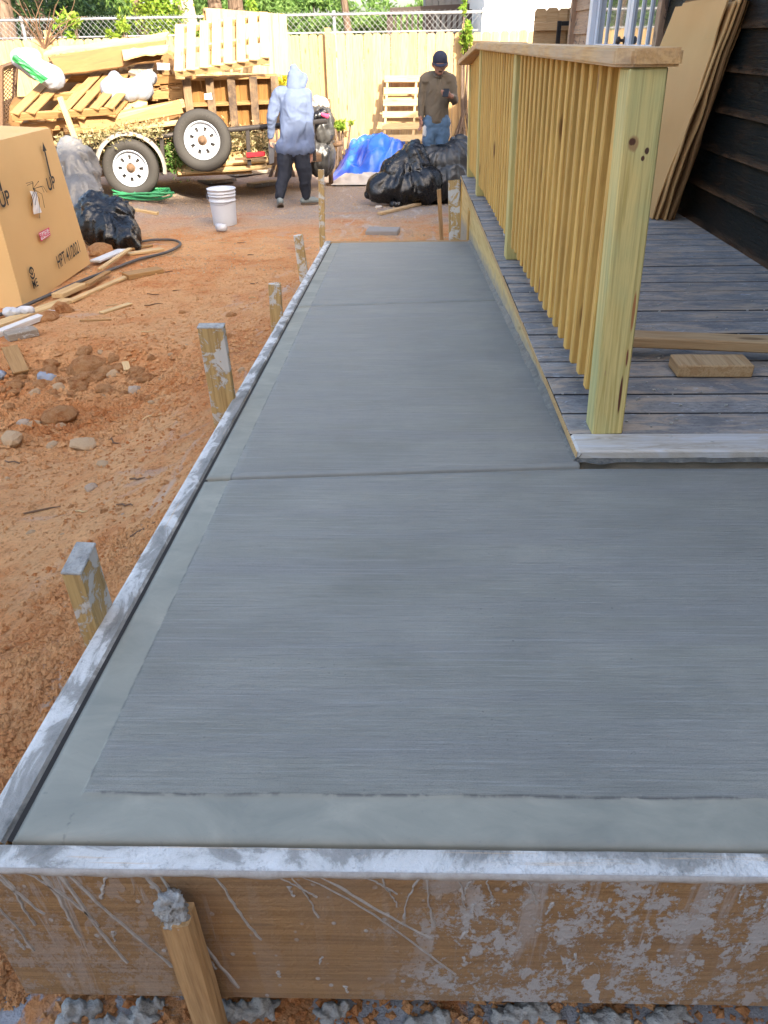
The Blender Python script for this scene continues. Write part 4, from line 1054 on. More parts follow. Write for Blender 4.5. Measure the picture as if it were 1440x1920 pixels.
# fence with a black metal gate frame beside the house corner
f2 = empty('picket_fence', (1.8, 10.6, 0), 'short tall stretch of dog-eared picket fence beside the house corner', 'fence')
pm2 = picket_mesh(.142, 1.55, .018, 'picket2'); zt = at_y(1030, 15, 10.6).z
for px_ in (1014.5, 1036.5, 1058, 1076, 1098, 1120):
    p = at_y(px_, 20, 10.6); link('picket', pm2, M['pine_dull'], f2, Matrix.Translation((p.x, 10.6, zt - 1.55 + random.uniform(-.01, .01))))
p = at_y(1003, 50, 10.57); board('fence_rail', (p.x, 10.56, p.z), (3.0, 10.56, p.z), .085, .036, M['pine_dull'], f2, up=(0, -1, 0))
gf = empty('gate_frame', (1.95, 10.4, 0), 'black metal gate frame in front of the pickets by the house corner', 'gate')
a = at_y(1049, 44, 10.45)
board('frame_post', (a.x, 10.45, .0), (a.x, 10.45, a.z + .025), .045, .045, M['black'], gf, up=(0, -1, 0)); board('frame_bar', (a.x + .024, 10.45, a.z), (3.0, 10.45, a.z), .045, .045, M['black'], gf, up=(0, -1, 0))

# ------------------------------------------------------------------ neighbours
nb = empty('neighbour_house', (4.5, 19, 0), 'white lap-sided neighbouring house beyond the fence, glaring in the sun', 'house')
x0 = at_y(907, 40, 17.2).x
b = MB(); b.box((x0 + 5.02, 20.25, 3.0), (10, 6, 6.2)); b.build('wall', M['housewhite'], nb)
z = .3
while z < 6:
    v = [(x0, 17.22, z), (x0, 17.24, z + .2), (x0 + 10, 17.24, z + .2), (x0 + 10, 17.22, z), (x0, 17.25, z), (x0 + 10, 17.25, z)]
    link('siding_board', mesh('siding_board', v, [(0, 3, 2, 1), (0, 4, 5, 3)]), M['housewhite'], nb); z += .2
v = [(x0 - .4, 16.8, 6.1), (x0 + 10.4, 16.8, 6.1), (x0 + 10.4, 20.2, 8.2), (x0 - .4, 20.2, 8.2), (x0 + 10.4, 23.7, 6.1), (x0 - .4, 23.7, 6.1)]
link('roof', mesh('roof', v, [(0, 1, 2, 3), (3, 2, 4, 5), (0, 3, 5), (1, 4, 2)]), M['roof'], nb)
sh = empty('shed', (2, 24, 0), 'weathered grey board shed behind the chain-link fence', 'shed')
xa, xb = at_y(798, 20, 22).x, at_y(903, 20, 22).x
n = 12
for i in range(n):
    xx = xa + (xb + .5 - xa) * (i + .5) / n; board('wall_board', (xx, 22, 0), (xx, 22, 3.6), (xb + .5 - xa) / n - .012, .03, M['shedgrey'], sh, up=(0, -1, 0))
b = MB(); b.box(((xa + xb + .5) / 2, 23.5, 1.75), (xb + .5 - xa, 2.9, 3.5)); b.build('wall', M['shedgrey'], sh)
v = [(xa - .2, 21.7, 3.6), (xb + .7, 21.7, 3.6), (xb + .7, 25.3, 4.3), (xa - .2, 25.3, 4.3)]; v += [(a_, b_, c_ - .08) for a_, b_, c_ in v]
link('roof', mesh('roof', v, [(0, 1, 2, 3), (7, 6, 5, 4), (0, 4, 5, 1), (1, 5, 6, 2), (2, 6, 7, 3), (3, 7, 4, 0)]), M['roof'], sh)
st_ = empty('stair_railing', (1, 20, 0), 'dark brown slatted railing behind the chain-link fence at upper centre', 'railing')
a0, a1 = at_y(731, 20, 19.5), at_y(880, 12, 19.5)
board('top_rail', a0, a1, .12, .10, M['darkbrown'], st_, up=(0, 0, 1))
board('top_rail', a0 + Vector((0, 0, -.5)), a1 + Vector((0, 0, -.5)), .12, .06, M['darkbrown'], st_, up=(0, 0, 1))
for i in range(15):
    t = i / 14; p = a0.lerp(a1, t); ww = .14 if i in (0, 7, 14) else .05
    board('slat' if ww < .1 else 'post', (p.x, 19.55, 0), (p.x, 19.55, p.z - .05), ww, .04, M['darkbrown'], st_, up=(0, -1, 0))

# ------------------------------------------------------------------ trees
def trunk_mesh(pts, r, n=12, seed=0):
    mb = MB(); mb.tube(pts, r, n)
    for i, v in enumerate(mb.v):
        k = 1 + .18 * float(fbm(math.atan2(v.y - pts[0][1], v.x - pts[0][0]) * 2 + seed, v.z * 1.2, 3)); c = Vector((pts[0][0], pts[0][1], v.z))
    return mb
def tree(px_, y, wpx, label, H=7, lean=0.0, bark='bark', crown=None, leaf='leaf', nl=2500, ls=.12, species='deciduous_tree', group='trees behind the yard fence', low=2.6, cr=2.0):
    b0 = at_y(px_, 40, y); r = wpx / 2 * (y * .845 - .05) / FPX
    root = empty(species, (b0.x, y, 0), label, 'tree', group)
    n = 9; pts = []; rs = []
    for i in range(n):
        t = i / (n - 1); z = -.1 + H * t
        pts.append(Vector((b0.x + lean * (z - 2.1) + .06 * math.sin(t * 5 + px_), y + .08 * math.sin(t * 4), z))); rs.append(r * (1.15 - .55 * t))
    mb = MB(); mb.tube(pts, rs, 12)
    for v in mb.v:
        d = Vector((v.x - b0.x - lean * (v.z - 2.1), v.y - y, 0)); an = math.atan2(d.y, d.x)
        k = .14 * float(fbm(an * 2.5 + px_, v.z * 1.5, 3)); v += d * k
    mb.build('trunk', M[bark], root, smooth=True)
    rr = random.Random(int(px_) + 7); lb = MB(); tips = []
    for i in range(9):
        t = .52 + .46 * i / 9; q = pts[int(t * (n - 1))]; an = rr.uniform(0, 6.28); L = rr.uniform(1.0, 2.0) * cr / 2
        e_ = q + Vector((math.cos(an) * L, math.sin(an) * L, L * .5)); mid = (q + e_) / 2 + Vector((0, 0, .15))
        lb.tube([q, mid, e_], [r * .35, r * .22, r * .08], 6); tips += [mid, e_]
    lb.build('limb', M['bark'], root, smooth=True)
    if nl:
        cents = [t_ + Vector((rr.uniform(-.5, .5), rr.uniform(-.5, .5), rr.uniform(-.4, .6))) for t_ in tips for _ in range(2)]
        if crown: cents += [Vector(c) for c in crown]
        C_ = np.array([list(c) for c in cents]); idx = rng.integers(0, len(C_), nl)
        d = rng.normal(size=(nl, 3)); d /= np.linalg.norm(d, axis=1)[:, None]
        pos = C_[idx] + d * (rng.uniform(0, 1, (nl, 1)) ** .45) * cr * np.array([.42, .42, .30])
        v, f = leaves(nl, pos, ls)
        link('crown', np_mesh('crown', v, f, False), M[leaf], root)
    return root
def bush(px_, py_, y, rx, rz, n, leaf, label, name='shrub', ls=.08, cat='shrub', group=None, lumps=14):
    c = at_y(px_, py_, y); root = empty(name, (c.x, y, 0), label, cat, group)
    cents = rng.normal(size=(lumps, 3)) * np.array([rx, rx * .6, rz]) * .5 + np.array([c.x, y, c.z])
    idx = rng.integers(0, lumps, n); d = rng.normal(size=(n, 3)); d /= np.linalg.norm(d, axis=1)[:, None]
    pos = cents[idx] + d * rng.uniform(.3, 1, (n, 1)) * np.array([rx, rx, rz]) * .42
    pos[:, 2] = np.maximum(pos[:, 2], .05)
    v, f = leaves(n, pos, ls); link('foliage', np_mesh('foliage', v, f, False), M[leaf], root)
    mb = MB()
    for i in range(6):
        q = cents[i]; mb.tube([(c.x + .1 * i - .3, y, -.05), (q[0] * .6 + c.x * .4, q[1], q[2] * .5), tuple(q)], [.03, .022, .01], 5)
    mb.build('stem', M['bark'], root); return root
tree(5, 19, 34, 'dark tree trunk at the far upper left edge beyond the chain-link fence', leaf='leaf_dark', nl=3800, ls=.11, crown=[(-9.5, 19, 2.9), (-9, 19.5, 2.6), (-8.7, 19, 3.1)])
tree(42, 21, 16, 'thin dark tree just right of the leftmost trunk, above the white sack', leaf='leaf_dark', nl=4200, ls=.11, crown=[(-9.2, 21, 2.6), (-8.8, 20.4, 2.9), (-9.8, 21, 2.5)])
tree(85, 23, 14, 'slender leaning tree behind the tangle of bare twigs', leaf='leaf_dark', nl=4500, ls=.12, lean=-.12, crown=[(-8.8, 23, 2.9), (-8.2, 23, 2.4), (-9.4, 23, 2.6)])
tree(259, 18.5, 18, 'brown trunk close left of the ivy-covered tree', leaf='leaf', nl=3000, crown=[(-5.8, 18.5, 3.0)])
big = tree(346, 17.6, 38, 'big pale sunlit trunk leaning left with bright ivy on its left side', lean=-.10, bark='bark_pale', leaf='leaf', nl=1800, H=8)
c = at_y(303, 30, 17.35); n = 5200
pos = np.stack([rng.normal(c.x, .24, n), rng.normal(17.35, .10, n), rng.uniform(1.5, 3.6, n)], 1); pos[:, 0] += -.08 * (pos[:, 2] - 2)
v, f = leaves(n, pos, .048, .9); link('ivy', np_mesh('ivy', v, f, False), M['leaf_lime'], big)
mb = MB(); p = at_y(268, 40, 17.5); mb.tube([(p.x + .32, 17.5, .3), (p.x + .16, 17.5, 1.6), (p.x, 17.45, 2.3), (p.x - .16, 17.4, 3.2)], [.13, .11, .1, .09], 8); mb.build('dark_stem', M['bark'], big, smooth=True)
tree(403, 20, 28, 'upright brown trunk, left of the close pair above the white pallet', nl=2600)
tree(444, 20, 31, 'upright brown trunk, right of the close pair above the white pallet', nl=2600)
tree(648, 21, 14, 'thin leaning trunk at upper centre between the bushy green trees', lean=-.08, nl=500, leaf='leaf', bark='bark', low=4)
tree(835, 24, 60, 'broad grey trunk base showing above the dark brown railing', nl=900, leaf='leaf')
k = 0
for px_, py_, yy, rx, rz, n, lf, lab in [
    (105, 30, 30, 1.7, 1.0, 3000, 'leaf_dark', 'dark bushy tree mass right of the bare twigs, upper left'),
    (205, 45, 27, 1.7, .8, 3600, 'leaf', 'green bushy tree behind the chain-link mesh, left of the ivy trunk'),
    (245, 12, 29, 2.0, .8, 2600, 'leaf_dark', 'darker tree crown hanging above the green bush, left of the ivy trunk'),
    (375, 25, 30, 1.3, 1.5, 3500, 'leaf', 'light green tree between the pale leaning trunk and the pair of trunks'),
    (480, 35, 28, 1.7, 1.2, 4500, 'leaf', 'light green bushy tree right of the pair of trunks'),
    (556, 48, 32, 1.5, 1.0, 4500, 'leaf', 'rounded dark green tree standing at upper centre'),
    (610, 55, 36, 2.2, .6, 3000, 'leaf', 'low green tree behind the chain-link fence left of centre'),
    (700, 46, 34, 2.4, .75, 4200, 'leaf', 'broad green tree between the thin trunk and the brown railing'),
    (785, 32, 40, 2.2, .8, 2600, 'leaf', 'far green treetop above the dark brown railing'),
    (30, 50, 26, 2.2, 1.0, 3500, 'leaf_dark', 'dark low foliage behind the chain-link fence, far left')]:
    bush(px_, py_, yy, rx, rz, n, lf, lab, 'bushy_tree', .13 if yy < 33 else .16, 'tree', 'bushy trees beyond the fence')
tl = rng.uniform(0, 1, (14000, 3)); pos = np.stack([-60 + tl[:, 0] * 110, 60 + tl[:, 1] * 12, .2 + tl[:, 2] * (1.9 + 1.2 * np.array(vnoise(tl[:, 0] * 22, tl[:, 0] * 0)))], 1)
v, f = leaves(14000, pos, .45, .8); link('woodland', np_mesh('woodland', v, f, False), M['leaf'], label='hazy far wood closing the view behind the fences', cat='woodland', kind='stuff')
# climbing weeds on the chain link
for px_, py_, s_, lab in [(130, 50, .30, 'bright creeper climbing the chain-link fence beside the bare twigs'), (222, 62, .2, 'small lime shoots at the fence top left of the ivy trunk'), (385, 58, .25, 'lime weed growing through the fence under the two brown trunks'), (430, 55, .2, 'small lime sapling in front of the right brown trunk'), (478, 50, .28, 'lime weed on the chain-link fence right of the brown trunks')]:
    bush(px_, py_, 15.3, s_, s_ * 1.1, 260, 'leaf_lime', lab, 'creeper', .06, 'creeper', 'creepers on the chain-link fence', 7)
vn = bush(876, 62, FY - .14, .13, .30, 380, 'leaf_lime', 'yellow-green vine wrapped round the fence post behind the railing', 'vine', .05, 'vine', None, 8)
bush(526, 153, 13.2, .16, .16, 500, 'leaf_yellow', 'bright yellow leafy shrub between the pallet and the hooded person', 'shrub', .045, 'shrub', None, 9)
bush(640, 232, 13.6, .16, .12, 220, 'leaf_lime', 'small yellow-green weed at the fence foot above the blue tarp', 'weed', .045, 'weed', None, 7)
# bare twigs at upper left
tw = empty('twig_tangle', tuple(at_y(85, 90, 13.2)), 'tangle of bare brown twigs sticking up behind the load at upper left', 'twigs')
rr = random.Random(4); mb = MB(); c = at_y(84, 92, 13.2)
for i in range(26):
    an = rr.uniform(-1.0, 1.0); L = rr.uniform(.2, .95); d = Vector((math.sin(an), rr.uniform(-.2, .2), math.cos(an))); p = [c]
    for j in range(6): d = (d + Vector((rr.uniform(-.35, .35), rr.uniform(-.2, .2), rr.uniform(-.25, .2)))).normalized(); p.append(p[-1] + d * L / 6)
    mb.tube(p, [.010, .009, .008, .007, .005, .004, .003], 5)
mb.build('twig', M['rust'], tw)['kind'] = 'stuff'

# ------------------------------------------------------------------ trailer
TP = Vector((-3.58, 10.25, 0)); TD = Vector((1, .36, 0)).normalized(); TN = Vector((-TD.y, TD.x, 0))   # near side line, its direction, away from the viewer
def tp(px, py, off=0.0): return at_plane(px, py, TP + TN * off, TN)
wc = tp(246, 315)
trl = empty('trailer', (wc.x + .8, wc.y + 1.2, 0), 'rusty flatbed trailer heaped with pallets and rubbish', 'trailer')
def wheel(c, rad, parent, tilt, roll=0.0, lab=None):
    Mw = Matrix.Translation(c) @ Matrix.Rotation(math.atan2(TD.y, TD.x) + tilt[0], 4, 'Z') @ Matrix.Rotation(tilt[1], 4, 'X') @ Matrix.Rotation(roll, 4, 'Y')
    if parent: w_ = bpy.data.objects.new('wheel', None); col.objects.link(w_); w_.parent = parent; w_.matrix_basis = wm(parent).inverted() @ Mw
    else: w_ = bpy.data.objects.new('spare_wheel', None); col.objects.link(w_); w_.matrix_basis = Mw; tag(w_, lab, 'wheel')
    k = rad; W = .10
    prof = [(k * .60, -W * .62), (k * .64, -W * .80), (k * .72, -W * .98), (k * .84, -W * 1.02), (k * .92, -W * .92), (k * .975, -W * .76), (k, -W * .5)]
    for j in range(9): a = -W * .5 + W * j / 8; prof.append((k * (.985 if j % 2 else 1.0), a))
    prof += [(k * .975, W * .76), (k * .85, W), (k * .62, W * .7), (k * .60, W * .5), (k * .60, -W * .62)]
    v, f = lathe(prof, 56); link('tyre', mesh('tyre', v, f, True), M['rubber'], w_, Mw)
    # pressed spoke rim with eight openings
    rim = [(k * .62, -W * .80), (k * .595, -W * .86), (k * .575, -W * .80), (k * .56, -W * .55), (k * .53, -W * .38)]
    v, f = lathe(rim + [(k * .52, W * .2)], 48); r_ = link('rim', mesh('rim', v, f, True), M['rimwhite'], w_, Mw)
    hub = MB(); n = 48
    R_ = [(.53, -.38), (.44, -.42), (.30, -.60), (.20, -.62), (.16, -.50)]
    for a in range(n):
        for rr_, hh in R_: hub.v.append(Vector((k * rr_ * math.cos(2 * math.pi * a / n), W * hh, k * rr_ * math.sin(2 * math.pi * a / n))))
    for a in range(n):
        for j in range(4):
            if j == 1 and a % 6 in (0, 1): continue
            q = a * 5 + j; q2 = ((a + 1) % n) * 5 + j; hub.f.append((q, q + 1, q2 + 1, q2))
    link('disc', mesh('disc', hub.v, hub.f, False), M['rimwhite'], w_, Mw)
    v, f = lathe([(0, 0), (k * .53, 0)], 32); link('drum', mesh('drum', v, f), M['steel'], w_, Mw @ Matrix.Translation((0, -W * .15, 0)))
    v, f = lathe([(0, -W * 1.02), (k * .07, -W * 1.0), (k * .095, -W * .85), (k * .10, -W * .55), (k * .16, -W * .5)], 20)
    link('hub_cap', mesh('hub_cap', v, f, True), M['rust'], w_, Mw)
    nb_ = MB()
    for a in range(5): an = a * 1.2566 + .4; nb_.tube([(k * .22 * math.cos(an), -W * .55, k * .22 * math.sin(an)), (k * .22 * math.cos(an), -W * .78, k * .22 * math.sin(an))], k * .028, 6)
    nb_.build('wheel_nut', M['galv'], w_, Mw)
    # raised lettering band on the side wall, only moulded ribs
    rb = MB()
    for a in range(22):
        if a % 11 > 6: continue
        an = 1.0 + a * .15; c_, s_ = math.cos(an), math.sin(an)
        rb.box((0, 0, 0), (k * .05, .004, k * .018), Matrix.Translation((k * .80 * c_, -W * 1.018, k * .80 * s_)) @ Matrix.Rotation(-an, 4, 'Y'))
    rb.build('side_wall_rib', M['steel'], w_, Mw)['kind'] = 'stuff'
    return w_
wheel(wc + TN * .02, .345, trl, (-.12, 0.0), .2)
spc = tp(380, 264, -.12); wheel(spc, .360, None, (-.20, R(-8)), .5, 'white-rimmed spare wheel hung on the trailer side, propped above the ground')
# mudguard arc
def mudguard():
    v = []; f = []; n = 22; r0 = .415
    for i in range(n):
        a = R(-12) + (math.pi + R(14)) * i / (n - 1)
        c_, s_ = math.cos(a), math.sin(a)
        for (rr_, off) in ((r0 - .03, -.09), (r0 + .012, -.09), (r0 + .02, -.05), (r0 + .02, .26)):
            v.append(wc + TD * (c_ * rr_) + Vector((0, 0, s_ * rr_ * .98)) + TN * off)
    for i in range(n - 1):
        for j in range(3): q = i * 4 + j; f.append((q, q + 4, q + 5, q + 1))
    link('mudguard', mesh('mudguard', v, f, True), M['fender'], trl)
mudguard()
L0, L1 = tp(-60, 290, .02), tp(610, 226, .02)
rl = MB(); rl.tube([tp(60, 283, .05), tp(330, 252, .05), tp(612, 227, .05)], .032, 10); rl.build('side_rail', M['steel'], trl, smooth=True)
lo0, lo1 = tp(60, 338, .06), tp(612, 300, .06)
board('bed_frame', lo0 + TN * .30, lo1 + TN * .30, .07, .10, M['rust'], trl)
board('bed_deck', (lo0 + lo1) / 2 - TD * 1.9 + TN * 1.0 + Vector((0, 0, .03)), (lo0 + lo1) / 2 + TD * 1.9 + TN * 1.0 + Vector((0, 0, .03)), 1.4, .05, M['rust'], trl)
board('bed_frame', lo0 + TN * 1.7, lo1 + TN * 1.7, .07, .10, M['rust'], trl)
for px_ in (132, 178, 307, 468, 590):
    t_ = (px_ - 60) / 552; p = tp(px_, 338 - 38 * t_, .05); q = tp(px_ - 4, 283 - 56 * t_, .05)
    board('upright', p, q, .05, .03, M['steel'], trl, up=(0, -1, 0))
board('marker_light', tp(462, 291, -.02), tp(497, 288, -.02), .055, .03, M['red'], trl, up=(0, -1, 0))
board('rust_plate', tp(440, 298, .0), tp(500, 296, .0), .03, .02, M['rust'], trl, up=(0, -1, 0))
# mesh ramp gate standing at the left end
gt = bpy.data.objects.new('ramp_gate', None); col.objects.link(gt); gt.parent = trl; gt.matrix_basis = wm(trl).inverted()
ga, gb_, gc, gd = tp(3, 236, .3), tp(24, 236, .9), tp(30, 118, .9), tp(2, 128, .3)
for a_, b_ in ((ga, gd), (gb_, gc), (gd, gc), (ga, gb_)): board('gate_bar', a_, b_, .045, .045, M['rust'], gt, up=(0, -1, 0))
gm = MB()
for i in range(14):
    t_ = i / 14
    gm.tube([ga.lerp(gd, t_), gb_.lerp(gc, min(1, t_ + .25))], .006, 4, False); gm.tube([gb_.lerp(gc, t_), ga.lerp(gd, min(1, t_ + .25))], .006, 4, False)
gm.build('gate_mesh', M['rust'], gt)['kind'] = 'stuff'
# tongue with jack
tg0 = at_y(575, 277, 12.0); tg1 = at_y(627, 270, 12.35)
board('tongue', tg0 - TD * 1.2, tg1, .11, .06, M['steel'], trl, up=(0, -1, 0))
jf = at_y(620, 322, 12.3); jt = at_y(616, 186, 12.3)
mb = MB(); mb.tube([(jf.x, 12.3, gz(jf.x, 12.3)), (jf.x, 12.3, jf.z + .25), jt], [.035, .034, .028], 8); mb.tube([(jf.x, 12.3, gz(jf.x, 12.3) - .01), (jf.x, 12.3, gz(jf.x, 12.3) + .03)], .08, 10)
mb.tube([at_y(624, 273, 12.28), at_y(642, 268, 12.28)], .035, 8)
mb.build('jack', M['rust'], trl, smooth=True)
def text(name, s, size, Mx, mat, parent, bold=0.0, xs=1.0, align='LEFT'):
    cu = bpy.data.curves.new('t', 'FONT'); cu.body = s; cu.size = size; cu.offset = bold; cu.align_x = align; cu.extrude = .0
    o = bpy.data.objects.new('t', cu); col.objects.link(o); dg = bpy.context.evaluated_depsgraph_get(); dg.update()
    me = bpy.data.meshes.new_from_object(o.evaluated_get(dg)); bpy.data.objects.remove(o)
    for v in me.vertices: v.co.x *= xs
    me.materials.clear()
    return link(name, me, mat, parent, Mx)
def basis(o, x, y):
    x = Vector(x).normalized(); z = x.cross(Vector(y)).normalized(); y = z.cross(x)
    return Matrix.Translation(o) @ Matrix((x, y, z)).transposed().to_4x4()
text('lettering', 'ex', .17, basis(at_y(584, 283, 12.10) + Vector((0, -.03, 0)), tg1 - tg0, (0, 0, 1)), M['yellow'], trl, .006)

# ------------------------------------------------------------------ load: pallets
def pallet(label, O, U, V, ortho=True, L=1.2, W=1.0, nt=7, nb_=4, mt='pallet', mbm='pallet', H=.11, sw=.095, group='pallets heaped on the trailer', skip=(), name='pallet', mtop=None, sw2=None):
    sw2 = sw2 or sw
    """stringers along U, slats along V; +N (U x V) carries nt deck slats, the other side nb_ slats"""
    O = Vector(O); U = Vector(U).normalized(); V = (Vector(V) - (U * Vector(V).dot(U) if ortho else Vector())).normalized(); N = U.cross(V).normalized()
    root = empty(name, tuple(O), label, 'pallet', group)
    for k in range(3):
        c = O + V * (W * (.02 + .48 * k)) + N * .0
        board('stringer', c, c + U * L, H - .036, .036, M[mt], root, up=V, ch=.004)
    for k in range(nt):
        if k in skip: continue
        j = random.uniform(-.008, .008)
        c = O + U * (sw / 2 + (L - sw) * k / (nt - 1) + j) + N * (H / 2 - .009)
        board('slat', c - V * (.01 + random.uniform(0, .012)), c + V * W, sw, .017, M[mtop or mt], root, up=N, ch=.002)
    for k in range(nb_):
        c = O + U * (sw2 / 2 + (L - sw2) * k / (nb_ - 1)) - N * (H / 2 - .009)
        board('slat', c - V * .01, c + V * W, sw2, .017, M[mbm], root, up=N, ch=.002)
    return root
O = tp(20, 221, -.05); E1 = tp(215, 209, -.02)
pallet('pale sunlit pallet lying tilted at the left of the trailer load', O, E1 - O, Vector((.18, .86, .34)), ortho=False, L=(E1 - O).length, W=1.0, nt=7, sw=.11, skip=(2,), H=.12)
O = tp(38, 240, .12); E1 = tp(222, 226, .12)
pallet('shaded pallet lying flat beneath the pale tilted one on the trailer', O, E1 - O, Vector((-.1, 1, .1)), L=(E1 - O).length, W=1.0, nt=6, mt='pallet')
# large pallet seen from below
A_, B_, C_ = tp(352, 246, .40), tp(524, 238, .40), tp(333, 146, .30)
pallet('upright pallet at the right of the load, dark-stained slats over close boards', A_, B_ - A_, C_ - A_, L=(B_ - A_).length, W=(C_ - A_).length, nt=5, nb_=10, mt='pallet', mtop='pallet_dark', mbm='pallet_shaded', sw=.10, sw2=.121, H=.14)
A_, B_ = tp(328, 141, .02), tp(505, 113, .02)
pallet('glaring white pallet lying on top of the load above the dark-stained one', A_, B_ - A_, Vector((-.06, .55, .42)), ortho=False, L=(B_ - A_).length, W=.80, nt=8, nb_=4, sw=.11, H=.12, mt='pale', mbm='pale')
A_, B_ = tp(388, 100, 1.35), tp(530, 108, 1.5)
pallet('pale pallet standing on edge behind the white one, top bar over the fence', A_ + Vector((0, 0, -.2)), B_ - A_, Vector((0, .1, 1)), L=(B_ - A_).length * 1.05, W=.72, nt=11, nb_=3, sw=.13, H=.12, mt='pale', mbm='pale')
# small pallet stack in the shade
A_ = tp(280, 178, .5); pallet('small shaded pallet end in the middle of the load beside the white sack', A_, TD, TN, L=.55, W=.8, nt=4, nb_=3, H=.14)
A_ = tp(285, 150, .8); pallet('upper shaded pallet end in the middle of the load, above the smaller one', A_, TD, TN * .9 + Vector((0, 0, .3)), L=.5, W=.8, nt=4, nb_=3, H=.14)
# planks in the load
def plank(a, b, w_, t_, m, lab, up=(0, -.3, 1), g='planks in the trailer load'):
    return board('plank', a, b, w_, t_, M[m], None, up=up, label=lab, cat='plank', group=g)
plank(tp(112, 182, -.35), tp(142, 262, -.45), .06, .035, 'pale', 'pale stick leaning against the front of the tilted pallet at left', up=(0, -1, 0), g=None)
plank(tp(150, 236, .05), tp(340, 200, .2), .16, .035, 'pallet', 'broad brown plank slanting up to the right below the white sack', up=(0, -1, .25))
plank(tp(215, 222, .1), tp(345, 193, .25), .05, .09, 'pale', 'lit narrow beam above the broad brown plank in the load')
plank(tp(120, 246, .0), tp(345, 232, .1), .12, .03, 'pallet', 'long board lying along the trailer side just above the dry leaves')
plank(tp(250, 240, -.03), tp(345, 228, .0), .09, .03, 'pale', 'short pale board resting on the trailer rail left of the spare wheel')
for i, (a, b, m_) in enumerate([((330, 312), (497, 302), 'pale'), ((395, 300), (500, 292), 'pale'), ((330, 322), (470, 316), 'pallet')]):
    A_ = tp(*a, .25); B_ = tp(*b, .25); plank(A_, B_, .35 - .08 * i, .03, m_, ['lit plank under the trailer below the spare wheel', 'upper lit plank under the trailer by the red light', 'lowest shaded plank under the trailer bed'][i], up=(0, -.5, 1), g='planks under the trailer')
# cardboard in the load
def panel(name, pts, th, mat, label, cat, amp=.03, n=12, par=None, seed=1.0, group=None):
    """a bent sheet through four corners with real thickness"""
    P = [Vector(p) for p in pts]; nr = (P[1] - P[0]).cross(P[3] - P[0]).normalized(); v = []; f = []
    for s_ in (0, 1):
        for i in range(n + 1):
            for j in range(n + 1):
                u, w_ = i / n, j / n; q = P[0].lerp(P[1], u).lerp(P[3].lerp(P[2], u), w_)
                v.append(q + nr * (float(fbm(u * 4 + seed, w_ * 4 + seed, 3)) * amp * 2 + s_ * th))
    m = (n + 1) ** 2
    for i in range(n):
        for j in range(n): a = i * (n + 1) + j; f.append((a, a + 1, a + n + 2, a + n + 1)); f.append((m + a, m + a + n + 1, m + a + n + 2, m + a + 1))
    for j in range(n): f.append((j, m + j, m + j + 1, j + 1)); a = n * (n + 1) + j; f.append((a, a + 1, m + a + 1, m + a))
    for i in range(n): a = i * (n + 1); f.append((a, a + n + 1, m + a + n + 1, m + a)); a += n; f.append((a, m + a, m + a + n + 1, a + n + 1))
    me = mesh(name, v, f, False); bm = bmesh.new(); bm.from_mesh(me); bmesh.ops.recalc_face_normals(bm, faces=bm.faces); bm.to_mesh(me); bm.free()
    return link(name, me, mat, par, None, label=label, cat=cat, group=group)
gcb = 'cardboard in the trailer load'
panel('cardboard_sheet', [tp(112, 140, .5), tp(300, 118, .55), tp(312, 76, .75), tp(90, 107, .7)], .02, M['card_dark'], 'long brown folded cardboard across the top left of the load', 'cardboard', group=gcb)
panel('cardboard_sheet', [tp(82, 104, .85), tp(312, 74, .85), tp(318, 66, 1.3), tp(100, 92, 1.3)], .02, M['card'], 'pale cardboard edge lying along the very top of the load', 'cardboard', seed=3, group=gcb)
panel('cardboard_sheet', [tp(232, 112, .4), tp(315, 100, .45), tp(318, 84, .7), tp(228, 92, .7)], .015, M['card'], 'lit cardboard flap hanging above the white sack', 'cardboard', seed=5, group=gcb)
panel('cardboard_sheet', [tp(222, 208, .2), tp(276, 200, .2), tp(276, 180, .5), tp(214, 184, .5)], .012, M['card'], 'torn cardboard piece under the white sack', 'cardboard', .05, seed=7, group=gcb)
panel('cardboard_sheet', [tp(225, 142, .75), tp(262, 140, .75), tp(262, 117, .9), tp(222, 118, .9)], .012, M['card'], 'small brown cardboard square standing behind the white sack', 'cardboard', seed=9, group=gcb)
panel('foam_piece', [tp(240, 142, .6), tp(283, 150, .6), tp(290, 116, .8), tp(268, 112, .8)], .05, M['weathered'], 'mossy green-grey triangular slab in the middle of the load', 'slab', .02, seed=11)
# dark filler deep inside the load so that the heap is not hollow
hp = blob([(tp(40, 225, .9), tp(500, 205, .9), .28, .30), (tp(120, 180, 1.1), tp(330, 160, 1.1), .26, .26), (tp(100, 140, 1.3), tp(300, 120, 1.3), .18, .2)], .05, 2, lambda c, n: .10 * np.array(fbm(c[:, 0] * 6 + c[:, 1] * 3, c[:, 2] * 6, 4)))
link('rubbish_heap', hp, M['card_dark'], None, None, label='jumbled brown rubbish in the depths of the trailer load', cat='rubbish', kind='stuff')
